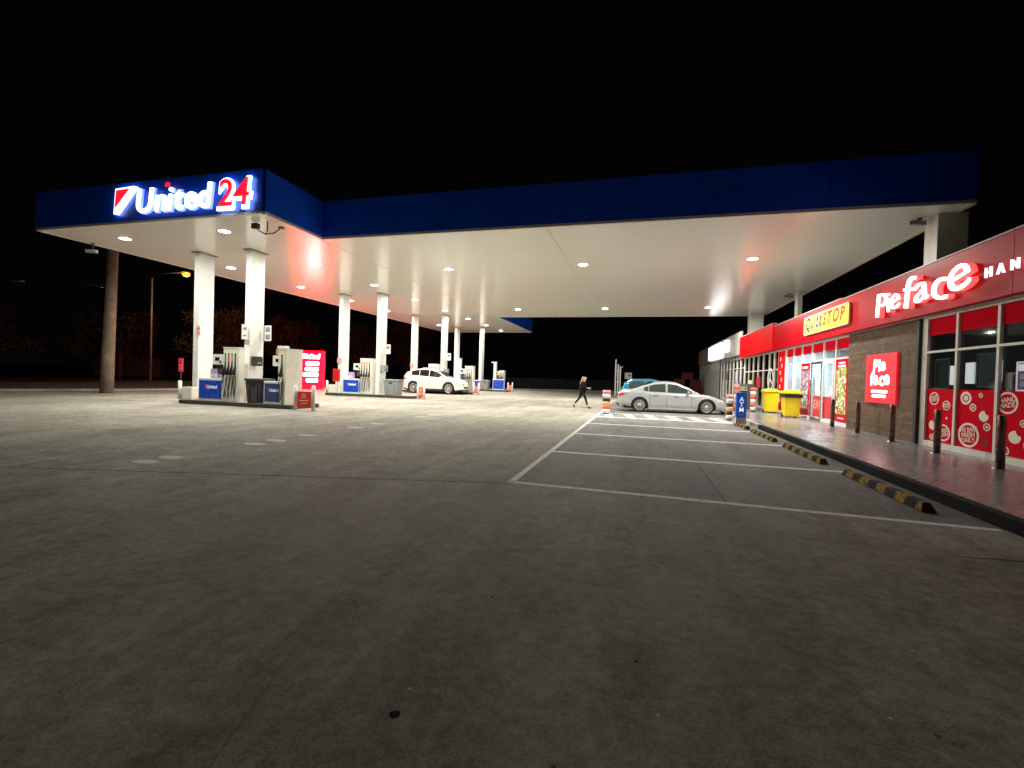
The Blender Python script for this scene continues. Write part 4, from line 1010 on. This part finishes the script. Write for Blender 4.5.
    for wx in wheels:
        for sd in (1, -1):
            yc = sd * (hw - .12)
            g = MB(); g.lathe((wx, yc, wr), (0, sd, 0), [(wr * .66, -.1), (wr * .95, -.1), (wr, -.07), (wr, .06), (wr * .95, .095), (wr * .7, .1), (wr * .66, .08)], 30); wl = g.make('wheel', M_RUBBER, t_)
            g = MB(); g.lathe((wx, yc, wr), (0, sd, 0), [(0, .03), (wr * .62, .03), (wr * .66, .085), (wr * .70, .098)], 30, mi=1)
            for k in range(10):
                a = 2 * PI * k / 10; ca, sa = math.cos(a), math.sin(a); wd = .028
                g.prism([(wx + ca * .05 - sa * wd, yc + sd * .07, wr + sa * .05 + ca * wd), (wx + ca * .05 + sa * wd, yc + sd * .07, wr + sa * .05 - ca * wd),
                         (wx + ca * wr * .66 + sa * wd * .9, yc + sd * .085, wr + sa * wr * .66 - ca * wd * .9), (wx + ca * wr * .66 - sa * wd * .9, yc + sd * .085, wr + sa * wr * .66 + ca * wd * .9)], (0, sd * .015, 0))
            g.lathe((wx, yc, wr), (0, sd, 0), [(.07, .05), (.06, .1), (0, .105)], 16)
            g.lathe((wx, yc, wr), (0, sd, 0), [(wr * .63, .08), (wr * .7, .104), (wr * .72, .1)], 30)
            g.make('rim', [M_RIM, M_DGREY], wl)
    # lights, mirrors, handles
    for sd in (1, -1):
        def pt(x, z, o=.008):
            zt = interp(top, x); zb0 = interp(bot, x); return (x, sd * (half(x) * interp(prof, (z - zb0) / (zt - zb0)) + o), z)
        zh = interp(top, L_ - .3)
        g = MB(); A = [pt(L_ - .62, zh - .10), pt(L_ - .35, zh - .13), pt(L_ - .12, zh - .2)]; B = [pt(L_ - .6, zh - .14), pt(L_ - .35, zh - .22), pt(L_ - .12, zh - .29)]
        va = [g.b.verts.new(p) for p in A]; vb = [g.b.verts.new(p) for p in B]
        fr = [g.b.verts.new((L_ + .012, sd * half(L_) * .6, z)) for z in (zh - .22, zh - .30)]
        for k in range(2): g.b.faces.new([va[k], va[k + 1], vb[k + 1], vb[k]])
        g.b.faces.new([va[2], fr[0], fr[1], vb[2]]); g.make('headlight', mat('headlight_lens', (.35, .38, .4), .08, .3), t_)
        zt_ = interp(top, .25)
        g = MB(); A = [pt(.42, zt_ - .14), pt(.2, zt_ - .12), pt(.03, zt_ - .18)]; B = [pt(.36, zt_ - .2), pt(.2, zt_ - .26), pt(.03, zt_ - .32)]
        va = [g.b.verts.new(p) for p in A]; vb = [g.b.verts.new(p) for p in B]; fr = [g.b.verts.new((-.012, sd * half(0) * .55, z)) for z in (zt_ - .19, zt_ - .31)]
        for k in range(2): g.b.faces.new([va[k], va[k + 1], vb[k + 1], vb[k]])
        g.b.faces.new([va[2], fr[0], fr[1], vb[2]]); g.make('tail_light', mat('tail_lens', (.5, .02, .03), .15), t_)
        xm = glassx['mirror']; zm = interp(top, xm)
        g = MB(); g.box(xm - .06, xm + .07, sd * (hw * .92) if sd > 0 else -hw * .92 - .2, sd * (hw * .92) + .2 if sd > 0 else -hw * .92, zm + .03, zm + .15, .02); g.make('mirror', paint, t_)
        for xh in glassx['handles']:
            zz = interp(top, xh) - .13; p = pt(xh, zz, .02); g = MB(); g.box(xh - .1, xh + .1, p[1] - .018, p[1] + .018, zz - .012, zz + .012, .005); g.make('door_handle', paint, t_)
        for xd in glassx['seams']:
            g = MB(); pr = None
            for k in range(8):
                z = interp(bot, xd) + .12 + (interp(top, xd) - .02 - interp(bot, xd) - .12) * k / 7; p = pt(xd, z, .002)
                cur = [g.b.verts.new((p[0] - .006, p[1], z)), g.b.verts.new((p[0] + .006, p[1], z))]
                if pr: g.b.faces.new([pr[0], pr[1], cur[1], cur[0]])
                pr = cur
            g.make('door_seam', M_BLACK, t_)
        # sill trim
        g = MB(); x0, x1 = wheels[0] + wr + .1, wheels[1] - wr - .1; zs = interp(bot, (x0 + x1) / 2)
        p = pt((x0 + x1) / 2, zs + .04, .0); g.box(x0, x1, min(p[1], p[1] + sd * .012), max(p[1], p[1] + sd * .012), zs - .02, zs + .06); g.make('sill_trim', M_DGREY if glassx.get('suv') else paint, t_)
    g = MB(); g.box(L_ - .02, L_ + .015, -hw * .5, hw * .5, .42, .56, .01); g.make('grille', M_BLACK, t_)
    g = MB(); g.box(L_ - .1, L_ - .0, -hw * .62, hw * .62, .2, .33, .01); g.make('bumper', M_DGREY, t_)
    g = MB(); g.box(-.02, .06, -hw * .6, hw * .6, .26, .42, .01); g.make('rear_bumper', M_DGREY, t_)
    return t_
P_SIL = mat('silver_white_paint', (.46, .475, .48), .25, .25, coat=.7)
P_WHT = mat('white_car_paint', (.8, .8, .79), .3, coat=.7)
P_CYAN = mat('cyan_paint', (.02, .3, .5), .25, .2, coat=.7)
# sedan, nose towards the shop
car('sedan_car', (-1.14, 24.45, .004), R(5), 'pale silver sedan parked nose in beside the banded posts', 5.05, 1.85,
    [(0, .98), (.35, 1.05), (.9, 1.04), (1.5, .97), (3.3, .93), (3.6, .93), (4.3, .84), (4.85, .68), (5.05, .55)],
    [(.62, 1.05), (1.2, 1.30), (1.75, 1.46), (2.3, 1.50), (2.75, 1.46), (3.2, 1.28), (3.75, .98)],
    (1.02, 4.10), .335, [(0, .38), (.5, .26), (1, .2), (4.2, .18), (5.05, .24)],
    dict(side=[(1.22, 1.42), (1.46, 2.22), (2.32, 3.42)], front=(2.72, 3.66), rear=(.72, 1.65), mirror=3.25, handles=(1.75, 2.7), seams=(1.5, 2.27, 3.4)), P_SIL)
car('hatchback_car', (-1.15, 27.9, .004), R(4), 'cyan blue hatchback mostly hidden behind the silver sedan', 4.2, 1.75,
    [(0, .95), (.5, 1.0), (2.6, .95), (3.0, .95), (3.8, .82), (4.2, .62)],
    [(.05, 1.02), (.25, 1.42), (.7, 1.58), (1.7, 1.6), (2.3, 1.48), (3.15, 1.0)],
    (.75, 3.3), .32, [(0, .3), (.4, .24), (4.2, .22)],
    dict(side=[(.45, 1.3), (1.38, 2.75)], front=(2.2, 3.05), rear=(.1, .42), mirror=2.6, handles=(.95, 1.8), seams=(1.34, 2.7)), P_CYAN)
car('suv_car', (-18.45, 35.0, .004), R(1), 'white suv parked between the second and third pump islands', 5.1, 1.95,
    [(0, 1.15), (.4, 1.30), (1.4, 1.25), (3.4, 1.14), (3.7, 1.15), (4.5, 1.07), (4.95, .9), (5.1, .64)],
    [(.05, 1.26), (.35, 1.52), (.85, 1.70), (1.5, 1.78), (2.3, 1.78), (2.9, 1.66), (3.8, 1.20)],
    (1.0, 3.98), .42, [(0, .42), (.5, .32), (4.5, .30), (5.1, .36)],
    dict(side=[(.8, 1.45), (1.5, 2.28), (2.34, 3.45)], front=(2.95, 3.72), rear=(.08, .55), mirror=3.35, handles=(1.85, 2.8), seams=(1.5, 2.34, 3.5), suv=1), P_WHT, side_glass_top=.07).scale = (1, 1, 1.1)

# ================================================================== PERSON
def skin(name, V, E, m, parent, sub=1):
    me = bpy.data.meshes.new(name); me.from_pydata([v[0] for v in V], E, []); o = bpy.data.objects.new(name, me); COL.objects.link(o)
    md = o.modifiers.new('s', 'SKIN'); me.skin_vertices[0].data[0].use_root = True
    for i, v in enumerate(V):
        r = v[1]; me.skin_vertices[0].data[i].radius = (r, r) if not isinstance(r, tuple) else r
    ss = o.modifiers.new('u', 'SUBSURF'); ss.levels = sub; ss.render_levels = sub
    bpy.context.view_layer.update()
    nm = bpy.data.meshes.new_from_object(o.evaluated_get(bpy.context.evaluated_depsgraph_get()))
    bpy.data.objects.remove(o); bpy.data.meshes.remove(me)
    nm.name = name; nm.materials.clear(); nm.materials.append(m); nm.polygons.foreach_set('use_smooth', [True] * len(nm.polygons))
    o = bpy.data.objects.new(name, nm); COL.objects.link(o); o.parent = parent
    return o
pers = thing('person', (-2.93, 24.6, 0), 'person in dark jacket and leggings with long fair hair striding towards the parked sedan', 'person')
M_SKIN = mat('skin', (.55, .34, .25), .55)
V, E = [], []
def add(p, r, link=None):
    V.append((p, r)); i = len(V) - 1
    if link is not None: E.append((link, i))
    return i
pel = add((0, 0, .90), .12); sp = add((.02, 0, 1.08), .105, pel); ch = add((.05, 0, 1.27), .12, sp); nk = add((.075, 0, 1.42), .055, ch); hb = add((.10, 0, 1.50), .07, nk)
hd = add((.115, 0, 1.575), .085, hb); ht = add((.105, 0, 1.635), .06, hd)
ns = add((.205, 0, 1.555), .014, hd); cn = add((.17, 0, 1.50), .03, hb)
for s_ in (1, -1):
    sh = add((.05, s_ * .16, 1.35), .055, ch)
    el = add((.02 + (.04 if s_ < 0 else 0), s_ * .22, 1.10), .04, sh); wr_ = add((.25, s_ * .17, 1.04), .028, el); pm = add((.32, s_ * .15, 1.04), .03, wr_)
    for f in range(4):
        a = add((.375, s_ * (.12 + .02 * f), 1.045 - .006 * f), .0085, pm); b_ = add((.41 - .006 * abs(f - 1.5), s_ * (.118 + .02 * f), 1.03 - .006 * f), .008, a); add((.425 - .008 * abs(f - 1.5), s_ * (.118 + .02 * f), 1.005), .007, b_)
    th = add((.33, s_ * .115, 1.065), .010, pm); add((.37, s_ * .10, 1.07), .009, th)
    if s_ < 0:   # near leg forward
        hp = add((.03, -.09, .86), .085, pel); kn = add((.19, -.10, .50), .055, hp); an = add((.30, -.10, .10), .036, kn); ft = add((.36, -.10, .045), .035, an); add((.47, -.10, .035), .028, ft)
    else:        # far leg trailing
        hp = add((-.02, .09, .86), .085, pel); kn = add((-.16, .09, .50), .055, hp); an = add((-.44, .09, .20), .036, kn); ft = add((-.45, .09, .13), .035, an); add((-.40, .09, .035), .028, ft)
skin('body', V, E, M_SKIN, pers)
jk = mat('jacket_black', (.008, .008, .003), .9, spec=.2); lg = mat('leggings', (.012, .013, .017), .9, spec=.2)
V, E = [], []
a = add((0, 0, .76), .20); b_ = add((.01, 0, .98), .19, a); c = add((.035, 0, 1.2), .195, b_); d = add((.05, 0, 1.36), .14, c); add((.07, 0, 1.42), .075, d)
for s_ in (1, -1):
    sh = add((.05, s_ * .165, 1.345), .09, d); el = add((.015 + (.04 if s_ < 0 else 0), s_ * .225, 1.10), .075, sh); add((.265, s_ * .168, 1.045), .052, el)
skin('jacket', V, E, jk, pers)
V, E = [], []
p0 = add((0, 0, .90), .135)
hp = add((.03, -.09, .84), .10, p0); kn = add((.19, -.10, .50), .068, hp); add((.285, -.10, .16), .047, kn)
hp = add((-.02, .09, .84), .10, p0); kn = add((-.16, .09, .50), .068, hp); add((-.40, .09, .235), .047, kn)
skin('leggings', V, E, lg, pers)
for (pts) in (((.29, -.10, .085), (.37, -.10, .05), (.50, -.10, .04)), ((-.45, .09, .15), (-.44, .09, .10), (-.37, .09, .035))):
    V, E = [], []; a = add(pts[0], .05); b_ = add(pts[1], .052, a); add(pts[2], .04, b_); skin('shoe', V, E, M_BLACK, pers)
V, E = [], []
a = add((.085, 0, 1.62), .085); b_ = add((.04, 0, 1.57), .09, a); c = add((-.02, 0, 1.46), .07, b_); d = add((-.07, 0, 1.34), .055, c); add((-.12, 0, 1.22), .03, d)
skin('hair', V, E, mat('fair_hair', (.5, .26, .12), .6), pers)
for s_ in (-1, 1):
    g = MB(); g.lathe((.188, s_ * .034, 1.585), (1, 0, 0), [(0, 0), (.011, 0), (0, .008)], 8); g.make('eye', M_BLACK, pers)
    g = MB(); g.lathe((.105, s_ * .08, 1.565), (0, s_, 0), [(.025, 0), (.02, .015), (0, .018)], 8); g.make('ear', M_SKIN, pers)
g = MB(); g.box(.185, .198, -.024, .024, 1.520, 1.528); g.make('mouth', mat('lips', (.4, .1, .1), .6), pers)
t_ = thing('held_phone', (-2.53, 24.48, 1.055), 'small white phone in the walking person hands', 'phone'); g = MB(); g.box(-.04, .04, -.05, .06, 0, .012, .003); g.make('case', M_WHITE, t_); g = MB(); g.box(-.034, .034, -.044, .054, .0125, .0135); g.make('screen', em('phone_screen', (.8, .9, 1), 1.2), t_)

# ================================================================== ROADSIDE
pole = thing('utility_pole', (-27.66, 18.7, 0), 'thick leaning timber power pole at the roadside', 'pole')
g = MB(); g.tube([(0, 0, -.05), (.07, 0, 2), (.2, 0, 5), (.33, 0, 8), (.45, 0, 10.6)], [.31, .29, .26, .23, .2], 16); g.make('shaft', M_WOOD, pole)
g = MB(); g.box(-.8, 1.6, -.08, .08, 9.8, 9.95); g.make('crossarm', M_WOOD, pole)
g = MB(); g.tube([(.05, -.2, 5.6), (.05, -.42, 5.6)], .03); g.make('cable_clamp', M_STEEL, pole)
g = MB(); pts = []
for k in range(25):
    t = k / 24; a = Vector((-27.6, 18.3, 5.6)); b = Vector((-60, 14, 16.0)); p = a.lerp(b, t); p.z -= 2.2 * 4 * t * (1 - t) * .4; pts.append(p)
g.tube(pts, .025, 5); one('overhead_cable', g, M_RUBBER, (0, 0, 0), 'thin overhead cable running left from the leaning timber pole', 'cable')
lamp0 = thing('street_lamp', (-52.6, 40, 0), 'slim roadside lamp with glowing orange head left of the nearest white column', 'street lamp', 'street lamps along the road')
g = MB(); g.tube([(0, 0, -.1), (0, 0, 4), (0, 0, 11.3)], [.13, .11, .08], 10); g.make('pole', M_GALV, lamp0)
g = MB(); g.tube([(0, 0, 11.3), (1.5, 0, 11.75), (4.3, 0, 11.75)], .05, 8); g.make('arm', M_DGREY, lamp0)
g = MB(); g.box(4.2, 5.2, -.18, .18, 11.68, 11.86, .04); g.make('lamp_head', M_GALV, lamp0)
lamp1 = copy_tree(lamp0); lamp1.location = (-46, 22, 0); lamp1['label'] = 'unlit street lamp at the far left beyond the timber pole'; lamp1.rotation_euler.z = R(20); lamp1.scale = (.7, .7, .62)
g = MB(); g.lathe((4.8, 0, 11.67), (0, 0, -1), [(.36, 0), (.36, .18), (.22, .32), (0, .36)], 16); g.make('bulb', em('sodium', (1, .30, .02), 2.6), lamp0)
l = bpy.data.lights.new('sodium_lamp', 'POINT'); l.energy = 900; l.color = (1, .42, .12); l.shadow_soft_size = .3; o = bpy.data.objects.new('lamp', l); COL.objects.link(o); o.location = (4.8, 0, 11.3); o.parent = lamp0
def tree(x, y, h, r, lab, n=5200, seed=1):
    rn = random.Random(seed); t_ = thing('tree', (x, y, 0), lab, 'tree', 'roadside trees')
    g = MB(); g.tube([(0, 0, -.1), (.1, 0, h * .25), (-.1, .1, h * .5), (.1, 0, h * .8)], [.32, .25, .17, .05], 9)
    cl = []
    for k in range(9):
        a = rn.uniform(0, 2 * PI); zz = h * rn.uniform(.45, .9); rr = r * rn.uniform(.3, .85)
        e = Vector((rr * math.cos(a), rr * math.sin(a), zz)); g.tube([(0, 0, h * rn.uniform(.25, .5)), e * .55 + Vector((0, 0, h * .22)), e], [.12, .07, .03], 6); cl.append((e, r * rn.uniform(.28, .48)))
    g.make('trunk', M_BARK, t_)
    cl += [(Vector((rn.uniform(-r, r) * .7, rn.uniform(-r, r) * .7, h * rn.uniform(.35, .95))), r * rn.uniform(.2, .4)) for _ in range(9)]
    g = MB(); g.keep = 1
    for _ in range(n):
        c, cr = rn.choice(cl); d = Vector((rn.gauss(0, 1), rn.gauss(0, 1), rn.gauss(0, .75))).normalized() * cr * rn.uniform(.4, 1.08); p = c + d
        a = Vector((rn.gauss(0, 1), rn.gauss(0, 1), rn.gauss(0, 1))).normalized(); b = a.cross(Vector((rn.gauss(0, 1), rn.gauss(0, 1), rn.gauss(0, 1)))).normalized(); s_ = rn.uniform(.1, .24)
        g.quad([p - a * s_, p - b * s_ * .6, p + a * s_, p + b * s_ * .6])
    g.make('crown', M_LEAF, t_)
for i, (x, y, h, r, lab) in enumerate(((-50, 46, 8.5, 4.2, 'orange lit tree between the slim lamp and the nearest column'), (-63, 44, 8, 4.5, 'dim tree behind the leaning timber pole'), (-72, 36, 8, 5, 'darkest tree at the far left edge'),
                                (-46, 55, 8.5, 4, 'tree faintly lit orange between the two nearest white columns'), (-44, 66, 9, 4.2, 'tree seen left of the second island columns'), (-38, 72, 9.5, 4.4, 'tree seen between the second island columns'))):
    tree(x, y, h, r, lab, seed=i + 3)
t_ = thing('marker_post', (-26.55, 22.0, 0), 'thin post with a small red and white sign left of the nearest island', 'sign post')
g = MB(); g.tube([(0, 0, 0), (0, 0, 1.9)], .03, 8); g.make('post', M_DGREY, t_)
g = MB(); g.box(-.16, .16, -.02, .02, 1.25, 2.05, .005); g.make('plate', em('red_plate', (.7, .03, .06), .45), t_)
g = MB(); g.box(-.1, .1, -.026, -.021, 1.6, 1.68); g.box(-.1, .1, -.026, -.021, 1.42, 1.5); g.make('print', M_INKW, t_)
E_FAR = em('far_window', (.8, 1, .95), 1.6)
for (x, y, lab) in ((-80, 54, 'dark distant house with a small lit window left of the timber pole'), (-84, 66, 'dark distant house with a low lit window right of the timber pole')):
    t_ = thing('distant_house', (x, y, 0), lab, 'house'); mb = MB(); mb.box(-5, 5, 0, 8, -.05, 2.8); mb.make('wall', mat('far_wall', (.1, .08, .07), .9), t_)
    mb = MB(); mb.prism([(-5.4, -.4, 2.8), (5.4, -.4, 2.8), (0, -.4, 4.9)], (0, 8.8, 0)); mb.make('roof', mat('far_roof', (.05, .04, .04), .9), t_)
    mb = MB(); mb.box(-.3, .5, -.06, -.01, 1.3, 1.75); mb.box(1.3, 1.6, -.06, -.01, 1.35, 1.6); mb.make('window', E_FAR, t_)
    t_.rotation_euler.z = R(-50)
# yard behind the parked cars
t_ = thing('gate_posts', (-2.1, 45, 0), 'tall grey steel gate frame rising behind the sedan boot', 'gate')
for (x, h) in ((-.22, 3.45), (.0, 3.0), (.2, 2.8)):
    g = MB(); g.box(x - .06, x + .06, -.06, .06, 0, h, .01); g.make('post', M_GALV, t_)
g = MB()
for z in (.3, 1.3, 2.4): g.box(-.16, .14, -.03, .03, z, z + .05)
g.box(.261, .42, -.03, .03, 2.72, 2.78); g.make('rail', M_GALV, t_)
t_ = thing('notice_board', (-1.2, 46, 0), 'small grey notice board right of the steel gate frame', 'sign'); g = MB(); g.tube([(0, 0, 0), (0, 0, 2.2)], .04); g.make('post', M_GALV, t_)
g = MB(); g.box(-.32, .32, -.06, -.042, 1.65, 2.25); g.make('board', mat('board_grey', (.4, .4, .4), .6), t_); g = MB(); g.box(.05, .22, -.066, -.061, 1.9, 2.1); g.make('mark', M_BLACK, t_)
t_ = thing('crate_stack', (5.0, 54, 0), 'dull red stacked crates beyond the sedan roof', 'crates')
k = 0
for (x, z, w, h) in ((-1.9, 0, 1.0, 1.0), (-.8, 0, 1.0, 1.0), (.3, 0, 1.0, 1.0), (-1.6, 1.02, 1.1, .8), (.0, 1.02, 1.1, .8), (-.8, 1.84, 1.1, .7)):
    g = MB(); g.box(x, x + w, -.5, .5, z, z + h, .02)
    for q in range(3): g.box(x - .01, x + w + .01, -.52, -.5, z + h * (q + .2) / 3, z + h * (q + .55) / 3)
    g.make('crate', mat('crate_red', (.09, .008, .01), .8), t_)
g = MB(); g.box(-30, 30, -.06, .06, 0, 1.5)
one('boundary_fence', g, mat('fence_dark', (.003, .003, .003), .9, var=.3, vscale=2), (12, 63, -.07), 'low dark boundary fence at the back of the yard', 'fence')
for m in bpy.data.meshes:
    pass
